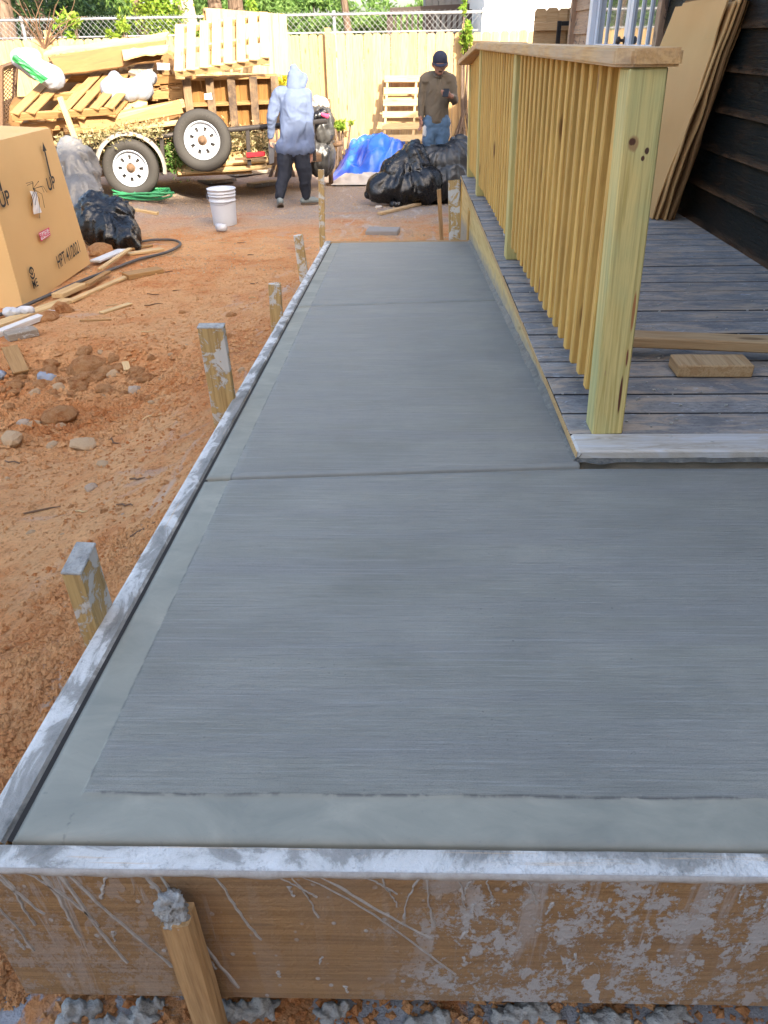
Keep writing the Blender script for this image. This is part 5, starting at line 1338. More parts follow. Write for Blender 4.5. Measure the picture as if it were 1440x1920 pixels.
# sacks
def ridged(amp, s, seed=0):
    def fn(c, n):
        w_ = np.stack([vn3(c, s * .9, seed + 5), vn3(c, s * .9, seed + 9), vn3(c, s * .9, seed + 13)], 1) * .22
        q = (c + w_) * np.array([1.0, 1.0, .42])
        r1 = 1 - np.abs(vn3(q, s * 1.1, seed) * 2 - 1); r2 = 1 - np.abs(vn3(q, s * 2.6, seed + 3) * 2 - 1); r3 = 1 - np.abs(vn3(q, s * 5.5, seed + 7) * 2 - 1)
        m_ = c.mean(0); d = c - m_; rr_ = np.linalg.norm(d[:, :2], axis=1)[:, None] + 1e-6
        zz = d[:, 2:3] * (s * .28) + (w_[:, :1] * 3)
        P = np.concatenate([d[:, :2] / rr_ * 2.1, zz], 1)
        f1 = 1 - np.abs(vn3(P, 1.0, seed + 2) * 2 - 1); f2 = 1 - np.abs(vn3(P * np.array([1, 1, 1.6]), 2.3, seed + 4) * 2 - 1); f3 = 1 - np.abs(vn3(P * np.array([1, 1, 2.2]), 4.6, seed + 6) * 2 - 1)
        sag = np.clip((rr_[:, 0] / (rr_.max() * .35)), 0, 1)
        return amp * sag * (1.1 * (f1 ** 1.6 - .4) + .8 * (f2 ** 2 - .35) + .38 * (f3 ** 2 - .35)) + amp * (.45 * (r1 ** 1.5 - .4) + .22 * (r2 ** 2 - .4))
    return fn
def sack(name, parts, mat, label, cat='bag', amp=.04, s=5, seed=0, vox=.02, group=None, sm=2):
    me = blob(parts, vox, sm, ridged(amp, s, seed)); return link(name, me, M[mat], None, None, label=label, cat=cat, group=group)
wsk = sack('plastic_sack', [(tp(40, 112, .25), tp(98, 145, .25), .10, .13, TD, .6), (tp(30, 104, .3), tp(60, 108, .3), .06, .10, TD, .6)], 'bag_white', 'white plastic sack with green printed side slumped at the top left of the load', amp=.02, vox=.02)
panel('green_print', [tp(22, 112, .12), tp(78, 155, .12), tp(90, 148, .08), tp(26, 100, .08)], .01, M['green_print'], None, None, .02, par=wsk)
sack('plastic_sack', [(tp(212, 170, .35), tp(268, 168, .35), .13, .12, TD, .8), (tp(214, 165, .35), tp(216, 145, .4), .09, .06), (tp(262, 160, .4), tp(280, 146, .45), .09, .07)], 'bag_white', 'white crumpled sack bunched in the middle of the load', amp=.025, vox=.02)
panel('paper_scrap', [tp(384, 187, -.02), tp(398, 186, -.02), tp(396, 174, -.02), tp(383, 176, -.02)], .006, M['paper'], 'scrap of white paper caught between the dark pallet slats', 'paper', .01, n=4)
panel('paper_scrap', [tp(295, 131, .15), tp(318, 131, .15), tp(318, 119, .15), tp(294, 118, .15)], .02, M['white'], 'small white box end glowing at the left edge of the upright pallet', 'paper', .01, n=4)
# dry leaves stuffed behind the rail
n = 5200; t_ = rng.uniform(0, 1, n); a0, a1 = tp(128, 290, .30), tp(505, 262, .30)
pos = np.array(a0)[None, :] + t_[:, None] * np.array(a1 - a0)[None, :] + rng.normal(size=(n, 3)) * np.array([.04, .09, .085]); pos[:, 2] += .03 * np.sin(t_ * 25)
v, f = leaves(n, pos, .028, .8); link('leaf_litter', np_mesh('leaf_litter', v, f, False), M['leaf_dry'], label='dry leaves and ivy cuttings bursting out between the trailer rails', cat='leaves', kind='stuff')
n = 1800; t_ = rng.uniform(0, 1, n); a0, a1 = tp(110, 268, -.02), tp(305, 240, -.02)
pos = np.array(a0)[None, :] + t_[:, None] * np.array(a1 - a0)[None, :] + rng.normal(size=(n, 3)) * np.array([.04, .05, .05])
v, f = leaves(n, pos, .028, .8); link('leaf_litter', np_mesh('leaf_litter', v, f, False), M['leaf_dry'], label='bright dry leaves lying on the rail above the trailer wheel', cat='leaves', kind='stuff')
n = 900; t_ = rng.uniform(0, 1, n); a0, a1 = tp(296, 285, .18), tp(345, 290, .18)
pos = np.array(a0)[None, :] + t_[:, None] * np.array(a1 - a0)[None, :] + rng.normal(size=(n, 3)) * np.array([.05, .05, .10])
v, f = leaves(n, pos, .03, .8); link('leaf_litter', np_mesh('leaf_litter', v, f, False), M['leaf'], label='green ivy hanging between the trailer wheel and the spare wheel', cat='leaves', kind='stuff')
# bag pile on the tongue end behind the hooded person
gt_ = 'bags piled on the trailer tongue'
sack('bin_bag', [(at_y(602, 305, 12.0), at_y(600, 290, 12.0), .17, .19)], 'bag_dusty', 'dusty crumpled bag under the black bar, behind the hooded person', amp=.04, seed=3, group=gt_)
sack('bin_bag', [(at_y(604, 248, 12.0), at_y(602, 220, 12.0), .15, .14)], 'bag_dusty', 'pale dusty bag above the black bar of the trailer tongue', amp=.04, seed=5, group=gt_)
sack('bin_bag', [(at_y(590, 222, 11.8), at_y(606, 213, 11.8), .08, .06), (at_y(588, 235, 11.8), at_y(594, 222, 11.8), .05, .07)], 'bag_black', 'small black bag hanging beside the arm of the hooded person', amp=.02, seed=6, group=gt_, vox=.015)
sack('work_glove', [(at_y(603, 214, 11.75), at_y(613, 218, 11.75), .022, .03), (at_y(612, 218, 11.75), at_y(617, 214, 11.75), .015, .01)], 'pink', 'small red glove lying on the bags by the jack post', 'glove', amp=.004, vox=.007)
sack('straw_hat', [(at_y(594, 188, 12.0), at_y(608, 192, 12.0), .06, .06), (at_y(590, 196, 12.0), at_y(612, 197, 12.0), .045, .05)], 'cloth', 'pale rounded bundle on top of the bag pile beside the fence post', 'bundle', amp=.01, vox=.012)

# ------------------------------------------------------------------ blue tarp, cloth, leaning pallet
def drape(name, x0, x1, y0, y1, hf, mat, label, cat, nx=90, ny=60, edge=None):
    xs = np.linspace(x0, x1, nx); ys = np.linspace(y0, y1, ny)
    def fn(X, Y):
        u = (X - x0) / (x1 - x0); v_ = (Y - y0) / (y1 - y0)
        return gbase(X, Y) + .02 + hf(u, v_, X, Y)
    me = grid(xs, ys, fn)
    return link(name, me, mat, None, None, label=label, cat=cat)
def tarp_h(u, v_, X, Y):
    env = np.clip(np.minimum(u * 5, (1 - u) * 5), 0, 1) * np.clip(v_ * 4, 0, 1)
    h = .26 * np.exp(-((u - .6) / .3) ** 2 - ((v_ - .4) / .3) ** 2) + .34 * v_ ** 1.5 * (.6 + .4 * u) + .08 + .10 * (vnoise(u * 4 + 2, v_ * 3) - .3)
    rd = 1 - 2 * np.abs(fbm(u * 3.2 + v_ * 3.5, v_ * 2.5 - u * 2, 2)) * 2
    rd2 = 1 - 2 * np.abs(fbm(u * 7 + 4 - v_ * 5, v_ * 6 + u * 4, 2)) * 2
    return env * (h + .10 * rd + .07 * rd2) + .01
drape('tarpaulin', -1.15, .22, 12.55, 13.8, tarp_h, M['tarp'], 'crumpled bright blue tarpaulin heaped at the foot of the fence', 'tarpaulin')
def cloth_h(u, v_, X, Y):
    env = np.clip(np.minimum(u * 6, (1 - u) * 6), 0, 1) * np.clip(v_ * 5, 0, 1)
    return env * (.06 + .05 * (1 - 4 * np.abs(fbm(u * 6, v_ * 3 + u * 2, 3)))) + .004
drape('drop_cloth', -1.1, .1, 12.15, 12.75, cloth_h, M['cloth'], 'beige rumpled drop cloth on the ground in front of the blue tarp', 'cloth', 70, 30)
O = at_y(716, 262, 13.35); E1 = at_y(856, 262, 13.35); T_ = at_y(722, 148, 13.75)
pr = empty('pallet', tuple(O), 'sunlit pallet leaning against the fence behind the man with the phone', 'pallet')
UP = (T_ - O); Lh = UP.length
for k in range(3):
    c = O + Vector((.04 + .46 * k, 0, 0)); board('stringer', c - UP.normalized() * .1, c + UP, .036, .09, M['pale'], pr, up=Vector((0, -1, .3)))
for k in range(6):
    c = O + UP * (.02 + .97 * k / 5) + Vector((-.01, -.055, .01)); board('slat', c, c + Vector((1.02, 0, -.01)), .095, .017, M['pale'], pr, up=Vector((0, -1, .3)))
for k in range(4):
    c = O + UP * (.02 + .97 * k / 3) + Vector((-.01, .055, .0)); board('slat', c, c + Vector((1.02, 0, -.01)), .095, .017, M['pale'], pr, up=Vector((0, -1, .3)))

# white pails behind the black bags
def pail(loc, r0, r1, h, label, name='bucket', handle=True):
    root = empty(name, tuple(loc), label, 'bucket')
    pr_ = [(0, .004), (r0, 0), (r0 + .002, .004)]
    for t_, e in ((.2, 0), (.4, 0), (.6, 0), (.66, 0), (.665, .007), (.675, .007), (.68, 0), (.80, 0), (.805, .009), (.815, .009), (.82, 0), (.88, 0), (.885, .009), (.895, .009), (.90, .0), (.965, .0), (.97, .009), (1, .009)):
        pr_.append((r0 + (r1 - r0) * t_ + e, h * t_))
    pr_ += [(r1 + .001, h), (r1 - .004, h * .98), (r0 + .0, .012), (0, .012)]
    v, f = lathe([(a, b_) for a, b_ in pr_], 40); link('body', mesh('body', v, f, True), M['bucket'], root, Matrix.Translation(loc) @ Matrix.Rotation(math.pi / 2, 4, 'X'))
    if handle:
        mb = MB(); pts = [Vector(loc) + Vector((math.cos(a) * (r1 + .012), -abs(math.sin(a)) * .13 - .02, h * .86 - abs(math.sin(a)) * .10)) for a in np.linspace(0, math.pi, 14)]
        mb.tube(pts, .0022, 5); mb.build('handle', M['galv'], root)
    return root
bk = on_ground(418, 426)
pail((bk.x, bk.y + .14, gz(bk.x, bk.y)), .13, .152, .385, 'white plastic bucket standing on the bare soil left of the hooded person')
pail((at_y(782, 255, 11.6).x, 11.6, .02), .14, .16, .52, 'white tub half hidden behind the tall black bag', handle=False)
pail((at_y(846, 250, 11.7).x, 11.7, .05), .14, .16, .50, 'white tub behind the man, against the railing', handle=False)

# ------------------------------------------------------------------ black bags on the right
gbn = 'black bin bags on the right'
b1 = on_ground(745, 376)
def B1(px_, py_, dy=0.0): return at_y(px_, py_, 10.55 + dy)
sack('bin_bag', [(B1(712, 352), B1(800, 350), .17, .20), (B1(745, 330, .1), B1(772, 290, .15), .22, .12), (B1(760, 320, .1), B1(775, 275, .2), .18, .07), (B1(690, 366), B1(730, 362), .05, .12), (B1(775, 290, .1), B1(785, 340, .1), .12, .2)],
     'bag_black', 'tall shiny black bin bag, left one of the pair on the right', amp=.05, s=3.2, seed=2, vox=.022, group=gbn)
sack('bin_bag', [(B1(820, 345, .2), B1(850, 335, .2), .24, .24), (B1(800, 310, .25), B1(850, 300, .25), .16, .22), (B1(835, 300, .3), B1(862, 280, .3), .16, .14)],
     'bag_dusty', 'wide dusty black bin bag, right one of the pair against the railing', amp=.05, s=3.0, seed=9, vox=.022, group=gbn)
gw = on_ground(790, 372); n = 160; mb = MB(); rr = random.Random(8)
for i in range(150):
    x, y = gw.x + rr.gauss(0, .12), gw.y + rr.gauss(0, .08); z = gz(x, y); a = rr.uniform(0, 6.28); L = rr.uniform(.06, .26)
    p0 = Vector((x, y, z)); p2 = p0 + Vector((math.cos(a) * L * .6, math.sin(a) * L * .5, L * rr.uniform(.3, 1))); p1 = (p0 + p2) / 2 + Vector((0, 0, L * .3))
    s_ = Vector((math.sin(a), -math.cos(a), 0)) * .004; k = len(mb.v); mb.v += [p0 - s_, p0 + s_, p1 + s_, p1 - s_, p2]; mb.f += [(k, k + 1, k + 2, k + 3), (k + 3, k + 2, k + 4)]
mb.build('weeds', M['grass'], label='green grassy weeds at the foot of the two black bags', cat='weeds', kind='stuff')
p = on_ground(742, 388); sack('rag', [((p.x - .03, p.y, p.z + .03), (p.x + .05, p.y, p.z + .035), .035, .04)], 'bag_black', 'small black crumpled rag on the soil in front of the black bags', 'rag', amp=.02, s=14, vox=.01)
p = on_ground(710, 390); sack('food_scrap', [((p.x - .03, p.y, p.z + .01), (p.x + .03, p.y, p.z + .012), .014, .018)], 'cloth', 'little pale scraps on the soil left of the black rag', 'litter', amp=.01, s=20, vox=.006)
def gplank(a, b, w_, t_, m, lab, lift=0.0, cat='plank', g=None):
    A_ = on_ground(*a); B_ = on_ground(*b); z = Vector((0, 0, t_ / 2 + .006 + lift))
    return board('plank', A_ + z, B_ + z, w_, t_, M[m], None, label=lab, cat=cat, group=g, share=False)
gplank((712, 404), (788, 385), .07, .03, 'pine_dull', 'wooden batten lying on the soil in front of the black bags')
A_ = on_ground(718, 440); link('paving_block', box_mesh(.34, .22, .06, .008, 'pb'), M['brick'], None, Matrix.Translation((A_.x, A_.y + .05, A_.z + .02)) @ Matrix.Rotation(-.12, 4, 'Z'), label='grey cement-stained block on the soil at the far end of the path', cat='block')

# ------------------------------------------------------------------ things on the left: bags, hose, coil, box, timber
c = at_y(140, 330, 8.9)
sack('bin_bag', [(at_y(148, 360, 8.6), at_y(140, 310, 8.7), .21, .21), (at_y(142, 300, 8.7), at_y(128, 275, 8.75), .17, .10), (at_y(150, 395, 8.4), at_y(150, 365, 8.5), .18, .2)], 'bag_grey', 'tall grey see-through bin bag standing between the cardboard box and the trailer wheel', amp=.045, s=4.2, seed=4, vox=.022)
sack('bin_bag', [(at_y(190, 425, 7.75), at_y(235, 445, 7.6), .20, .15), (at_y(180, 400, 7.85), at_y(215, 405, 7.8), .17, .14), (at_y(240, 455, 7.5), at_y(256, 462, 7.5), .09, .04)], 'bag_black', 'squat crinkled black bin bag beside the big cardboard box', amp=.05, s=5, seed=12, vox=.018)
hc = on_ground(264, 378)
def coil():
    mb = MB(); rr = random.Random(3)
    for k in range(9):
        r = rr.uniform(.16, .36); ox, oy = rr.uniform(-.08, .08), rr.uniform(-.05, .05); sq = rr.uniform(.5, .8); z = .02 + .011 * k; a0 = rr.uniform(0, 6)
        pts = [(hc.x + ox + math.cos(a0 + a) * r * (1 + .1 * math.sin(3 * a + k)), hc.y + .15 + oy + math.sin(a0 + a) * r * sq, hc.z + z + .014 * math.sin(2 * a + k)) for a in np.linspace(0, 5.9, 36)]
        mb.tube(pts, .0125, 7)
    mb.build('garden_hose', M['green_hose'], smooth=True, label='tangled coil of green hose on the ground before the trailer wheel', cat='hose')
coil()
ph = [on_ground(*q) for q in ((-60, 612), (20, 592), (90, 562), (150, 535), (215, 510), (262, 492), (310, 480), (335, 468), (338, 460), (322, 455), (290, 455), (262, 459))]
def spline(P, n=60):
    out = []
    for i in range(len(P) - 1):
        a, b, c_, d = P[max(i - 1, 0)], P[i], P[i + 1], P[min(i + 2, len(P) - 1)]
        for k in range(6):
            t = k / 6; out.append(.5 * ((2 * b) + (c_ - a) * t + (2 * a - 5 * b + 4 * c_ - d) * t * t + (3 * b - a - 3 * c_ + d) * t ** 3))
    return out + [P[-1]]
mb = MB(); mb.tube([q + Vector((0, 0, .028)) for q in spline(ph)], .0125, 9); mb.build('black_pipe', M['black_hose'], smooth=True, label='long black flexible pipe curving past the foot of the cardboard box', cat='pipe')
gt2 = 'scrap timber beside the cardboard box'
gplank((-70, 640), (130, 568), .10, .03, 'pale', 'long pale plank lying left along the black pipe', g=gt2)
gplank((-60, 655), (100, 592), .06, .035, 'whitewood', 'long white-painted batten, nearest of the boards at left', .0, g=gt2)
gplank((130, 570), (262, 512), .05, .02, 'pale', 'thin splintered lath continuing along the pipe', g=gt2)
gplank((110, 566), (155, 545), .09, .035, 'pale', 'short offcut at the foot of the box corner', .02, g=gt2)
gplank((165, 545), (205, 520), .05, .02, 'pallet', 'splinter of wood leaning on the pipe beside the box', .03, g=gt2)
gplank((180, 500), (232, 478), .10, .02, 'whitewood', 'white board scrap between the box and the black bag', .03, g=gt2)
gplank((190, 520), (246, 480), .04, .02, 'pale', 'yellowish lath across the scraps behind the pipe', .05, g=gt2)
gplank((200, 478), (286, 463), .04, .02, 'pallet', 'thin stick lying under the foot of the black bag', g=gt2)
gplank((240, 480), (305, 470), .09, .02, 'pale', 'light wood chip by the bend of the pipe', g=gt2)
gplank((236, 524), (302, 512), .13, .04, 'pallet', 'thick weathered board offcut lying right of the pipe', g=gt2)
gplank((236, 394), (297, 404), .06, .03, 'pale', 'small batten on the ground behind the black bag', g=None)
gplank((14, 640), (70, 628), .10, .045, 'weathered', 'grey dusty board end lying on the clay at left')
gplank((22, 664), (44, 712), .09, .018, 'pallet', 'short flat board stuck in the clay rim at left', .03)
gplank((190, 590), (245, 572), .05, .012, 'pale', 'half-buried pale splinter in the clay left of the stakes')
gplank((150, 604), (210, 602), .012, .01, 'pallet', 'thin twig-like stick lying on the clay')
gplank((236, 684), (240, 700), .04, .02, 'pale', 'tiny pale wood chip among the clods')
for a, b, w_, lb in (((385, 345), (430, 340), .28, 'pale board on the ground under the trailer left of the hooded person'), ((470, 352), (520, 345), .2, 'broken block lying by the left foot of the hooded person'), ((430, 330), (505, 322), .3, 'flat board under the trailer behind the white bucket')):
    gplank(a, b, w_, .05, 'weathered', lb, g='boards on the ground under the trailer')
# plastic bottle and bags
A_ = on_ground(32, 600)
sack('plastic_bag', [(A_ + Vector((-.05, 0, .05)), A_ + Vector((.08, .06, .05)), .025, .02)], 'bag_clear', 'crushed clear plastic wrap with a blue cap on the white batten', 'litter', amp=.012, s=18, vox=.007)
A_ = on_ground(93, 712); sack('stone', [(A_ + Vector((-.03, .0, .012)), A_ + Vector((.03, -.01, .012)), .03, .025)], 'bag_white', 'crumpled white plastic scrap on the clods at left', 'litter', amp=.012, s=20, vox=.008)
A_ = on_ground(-3, 708); sack('stone', [(A_ + Vector((-.03, .0, .012)), A_ + Vector((.03, -.01, .012)), .03, .025)], 'bag_white', 'white plastic scrap at the very left edge of the picture', 'litter', amp=.012, s=20, vox=.008)
for o in list(bpy.data.objects):
    if o.get('category') == 'litter' and o.name.startswith('stone'): o.name = 'plastic_scrap'
A_ = on_ground(424, 436)
v, f = lathe([(0, 0), (.032, 0), (.045, .10), (.047, .10), (.0335, -.003), (0, -.003)], 20)
link('plastic_cup', mesh('plastic_cup', v, f, True), M['clear'], None, Matrix.Translation((A_.x, A_.y, A_.z + .05)) @ Matrix.Rotation(R(70), 4, 'Z') @ Matrix.Rotation(R(25), 4, 'Y'), label='clear plastic cup lying beside the white bucket', cat='cup')

# big cardboard box
def bigbox():
    root = empty('cardboard_box', (-3.1, 5.9, .24), 'big upright cardboard box printed with UP arrows at the left edge', 'cardboard box')
    X0, X1 = -2.72, -3.55
    cor = {(0, 0): (X0, 5.235, .235), (0, 1): (X0 - .01, 6.60, .225), (1, 0): (X0, 5.24, 1.30), (1, 1): (X0 - .01, 6.39, 1.297)}
    def F(u, v_, d=0.0):   # u along y, v up, on the printed face
        a = Vector(cor[(0, 0)]).lerp(Vector(cor[(0, 1)]), u); b_ = Vector(cor[(1, 0)]).lerp(Vector(cor[(1, 1)]), u); return a.lerp(b_, v_) + Vector((d, 0, 0))
    n = 16; v = []; f = []
    for i in range(n + 1):
        for j in range(n + 1):
            u, w_ = i / n, j / n; q = F(u, w_); e = min(u, 1 - u, w_, 1 - w_) * 4; e = min(e, 1)
            q.x += e * (.013 * float(fbm(u * 3, w_ * 3, 3)) * 2 + .004); v.append(q)
    for i in range(n):
        for j in range(n): a = i * (n + 1) + j; f.append((a, a + n + 1, a + n + 2, a + 1))
    link('printed_side', mesh('printed_side', v, f, True), M['card'], root)
    dx = Vector((X1 - X0, 0, 0))
    def quad(name, P, amp=.008, mat=M['card']):
        v = []; f = []
        for i in range(n + 1):
            for j in range(n + 1):
                u, w_ = i / n, j / n; q = P[0].lerp(P[1], u).lerp(P[3].lerp(P[2], u), w_); nr = (P[1] - P[0]).cross(P[3] - P[0]).normalized()
                e = min(1, min(u, 1 - u, w_, 1 - w_) * 5); v.append(q + nr * e * amp * float(fbm(u * 4, w_ * 4 + 5, 3)) * 2)
        for i in range(n):
            for j in range(n): a = i * (n + 1) + j; f.append((a, a + n + 1, a + n + 2, a + 1))
        link(name, mesh(name, v, f, True), mat, root)
    A, B, C_, D = F(0, 0), F(1, 0), F(1, 1), F(0, 1)
    quad('side', [A + dx, A, D, D + dx]); quad('side', [B, B + dx, C_ + dx, C_]); quad('side', [B + dx, A + dx, D + dx, C_ + dx]); quad('bottom', [A + dx, B + dx, B, A])
    up_ = Vector((0, 0, .012)); md = dx * .5
    quad('top_flap', [D + up_ * 0, C_ + up_ * 0, C_ + md + up_ * 2, D + md + up_ * 2], .02); quad('top_flap', [D + md + up_, C_ + md + up_, C_ + dx, D + dx], .02)
    tp_ = F(.5, .5)
    def put(name, s, px_, py_, size, mat, bold=.0, xs=1.0, skew=(0, 1, .0)):
        q = at_x(px_, py_, X0 + .016); text(name, s, size, basis(q, Vector(skew), (0, -.06 if 1 else 0, 1)), mat, root, bold, xs)
    put('lettering', 'UP', 91, 358, .125, M['ink'], .002, 1.0); put('lettering', 'UP', 2, 390, .13, M['ink'], .002, 1.0)
    put('lettering', 'HPT 41/2021', 110, 504, .135, M['ink'], .0015, .68, (0, 1, .04)); put('lettering', 'ME', 63, 542, .085, M['ink'], .001, .85)
    def arrow(px0, py0, px1, py1):
        a = at_x(px0, py0, X0 + .016); b_ = at_x(px1, py1, X0 + .016); d = (b_ - a); L = d.length; d.normalize(); s_ = Vector((1, 0, 0)).cross(d).normalized()
        v = [a - s_ * .014, a + s_ * .014, a + d * L * .74 + s_ * .012, a + d * L * .74 + s_ * .035, b_, a + d * L * .74 - s_ * .035, a + d * L * .74 - s_ * .012]
        link('arrow', mesh('arrow', v, [tuple(range(7))]), M['ink'], root)
    arrow(95, 331, 80, 266); arrow(3, 358, -12, 300)
    # ring emblem
    c = at_x(60, 512, X0 + .016); v = []; f = []; m = 28
    for k in range(m):
        a = 2 * math.pi * k / m
        for r in (.030, .045): v.append(c + Vector((0, math.cos(a) * r * .9, math.sin(a) * r)))
    for k in range(m):
        if k in (0, 27, 13, 14): continue
        f.append((k * 2, ((k + 1) % m) * 2, ((k + 1) % m) * 2 + 1, k * 2 + 1))
    for t0, t1 in (((-.03, .012), (0, -.014)), ((0, -.014), (.03, .012)), ((0, -.014), (0, .03))):
        a = c + Vector((0, t0[0], t0[1])); b_ = c + Vector((0, t1[0], t1[1])); s_ = Vector((1, 0, 0)).cross(b_ - a).normalized() * .005; k = len(v); v += [a - s_, a + s_, b_ + s_, b_ - s_]; f.append((k, k + 1, k + 2, k + 3))
    link('emblem', mesh('emblem', v, f), M['ink'], root)
    # red-edged label and a paper scrap tied with string
    def rect(name, pts, mat, d=.016):
        q = [at_x(a, b_, X0 + d) for a, b_ in pts]; return link(name, mesh(name, q, [(0, 1, 2, 3)]), mat, root)
    lb = rect('red_label', [(77, 453), (95, 441), (92, 426), (72, 437)], M['pink'], .0162); 
    lw = rect('label_face', [(78, 450.5), (94, 439.5), (91.5, 428.5), (73.5, 438)], M['paper'], .0175)
    q = at_x(76.5, 449, X0 + .019); text('lettering', 'FRAGILE', .052, basis(q, at_x(93, 438.5, X0 + .019) - q, (0, -.1, 1)), M['pink'], root, .0012, .92)
    panel('paper_scrap', [at_x(65, 402, X0 + .025), at_x(77, 398, X0 + .022), at_x(69, 360, X0 + .022), at_x(57, 358, X0 + .022)], .002, M['paper'], None, None, .01, n=5, par=root)
    mb = MB(); rr = random.Random(2); cc = at_x(62, 354, X0 + .02)
    for i in range(10):
        a = rr.uniform(0, 6.28); L = rr.uniform(.08, .2); e = cc + Vector((.012, math.cos(a) * L, math.sin(a) * L)); mid = (cc + e) / 2 + Vector((.03, 0, .03)); mb.tube([cc, mid, e], .0016, 4)
    mb.build('string', M['ink'], root)['kind'] = 'stuff'
    panel('tape', [at_x(38, 262, X0 + .012) + Vector((-.3, 0, 0)), at_x(95, 246, X0 + .012) + Vector((-.02, 0, .01)), at_x(95, 240, X0 + .012), at_x(36, 250, X0 + .012)], .003, M['card'], None, None, .008, n=6, par=root) if False else None
bigbox()

# ------------------------------------------------------------------ stones and clods
def rock_mesh(seed, sub=2):
    bm = bmesh.new(); bmesh.ops.create_icosphere(bm, subdivisions=sub, radius=1.0)
    for v in bm.verts:
        d = v.co.normalized(); k = 1 + .9 * float(fbm(d.x * 1.7 + seed * 3.1, d.y * 1.7 + d.z * 1.3 + seed, 3)) + .25 * float(fbm(d.x * 6 + seed, d.z * 6 + d.y * 3, 2)); v.co = d * k
        v.co.x *= 1.25; v.co.z *= .7
    me = bpy.data.meshes.new('rock'); bm.to_mesh(me); bm.free(); return me
RK = {m_: [rock_mesh(i + 10 * j) for i in range(6)] for j, m_ in enumerate(('clod', 'stone', 'grey_stone'))}
def rock(px_, py_, rpx, m_, lab, name='stone', grp=None, flat=1.0):
    p = on_ground(px_, py_); Zc = (p - CAM).length * .95; r = rpx * Zc / FPX
    me = random.choice(RK[m_])
    return link(name, me, M[m_], None, Matrix.Translation((p.x, p.y, p.z + r * .25)) @ Matrix.Rotation(random.uniform(0, 6.28), 4, 'Z') @ Matrix.Diagonal((r, r, r * flat, 1)), label=lab, cat='stone', group=grp)
rock(162, 696, 30, 'clod', 'largest rust-red clay clod on the heap at left', 'clay_clod')
rock(205, 702, 18, 'clod', 'dark clay clod just right of the largest one', 'clay_clod')
rock(146, 718, 12, 'clod', 'small round clod in front of the largest one', 'clay_clod')
rock(112, 787, 24, 'clod', 'rounded reddish clod alone below the heap', 'clay_clod')
rock(156, 838, 23, 'stone', 'flat cream stone lying alone on the clay at lower left', flat=.5)
rock(45, 797, 11, 'grey_stone', 'small whitish stone left of the reddish clod')
rock(64, 799, 10, 'stone', 'small tan stone touching the whitish one')
rock(22, 828, 20, 'stone', 'tan stone at the left edge below the whitish one')
rock(98, 838, 11, 'stone', 'small pale stone left of the flat cream stone')
rock(172, 917, 11, 'grey_stone', 'blue-grey pebble on the smooth clay')
rock(192, 872, 11, 'stone', 'brownish flat stone right above the blue-grey pebble', flat=.5)
rock(278, 749, 8, 'clod', 'small orange clod alone right of the heap', 'clay_clod')
rock(250, 736, 12, 'grey_stone', 'greyish lump at the right end of the clods')
rock(88, 600, 16, 'clod', 'clod at the end of the white batten', 'clay_clod'); rock(118, 585, 18, 'clod', 'larger clod right of the batten end', 'clay_clod')
rock(190, 478, 20, 'clod', 'dark brown lump under the black bag beside the box', 'clay_clod')
rock(232, 967, 5, 'green_print' if False else 'grey_stone', 'tiny teal-grey scrap on the clay near the form board')
for i in range(150):
    if i < 95: px_, py_ = random.gauss(130, 80), random.gauss(720, 30)
    elif i < 125: px_, py_ = random.uniform(0, 330), random.uniform(800, 1040)
    else: px_, py_ = random.uniform(170, 520), random.uniform(580, 740)
    if px_ < -30 or px_ > 530 - (py_ - 560) * .56 : continue
    rock(px_, py_, random.choice([random.uniform(3.5, 9), random.uniform(6, 15)]) * (1 if i < 95 else .6), 'clod' if random.random() < .88 else 'stone', 'lump of broken clay or stone strewn over the red soil left of the path', 'clay_clod', 'clay lumps strewn left of the path')
rr = random.Random(21)
for i in range(22):
    px_, py_ = (rr.uniform(150, 520), rr.uniform(430, 640)) if i < 12 else (rr.uniform(20, 300), rr.uniform(760, 1000))
    if px_ > 520 - (py_ - 560) * .56 or (px_ < 350 and py_ < 500): continue
    p = on_ground(px_, py_); a = rr.uniform(-.6, .6); L = rr.uniform(.04, .14); d = Vector((math.cos(a), math.sin(a), 0)); mb = MB(); pts = []
    for k in range(5):
        q = p + d * L * (k / 4 - .5) + Vector((-d.y, d.x, 0)) * rr.uniform(-.008, .008); pts.append((q.x, q.y, gz(q.x, q.y) + .006))
    mb.tube(pts, [.003, .004, .0035, .003, .0015], 5); mb.build('twig', M['rust'] if i % 3 else M['pale'], label='thin dry twig lying on the red soil left of the path', cat='twig', group='dry twigs on the soil')
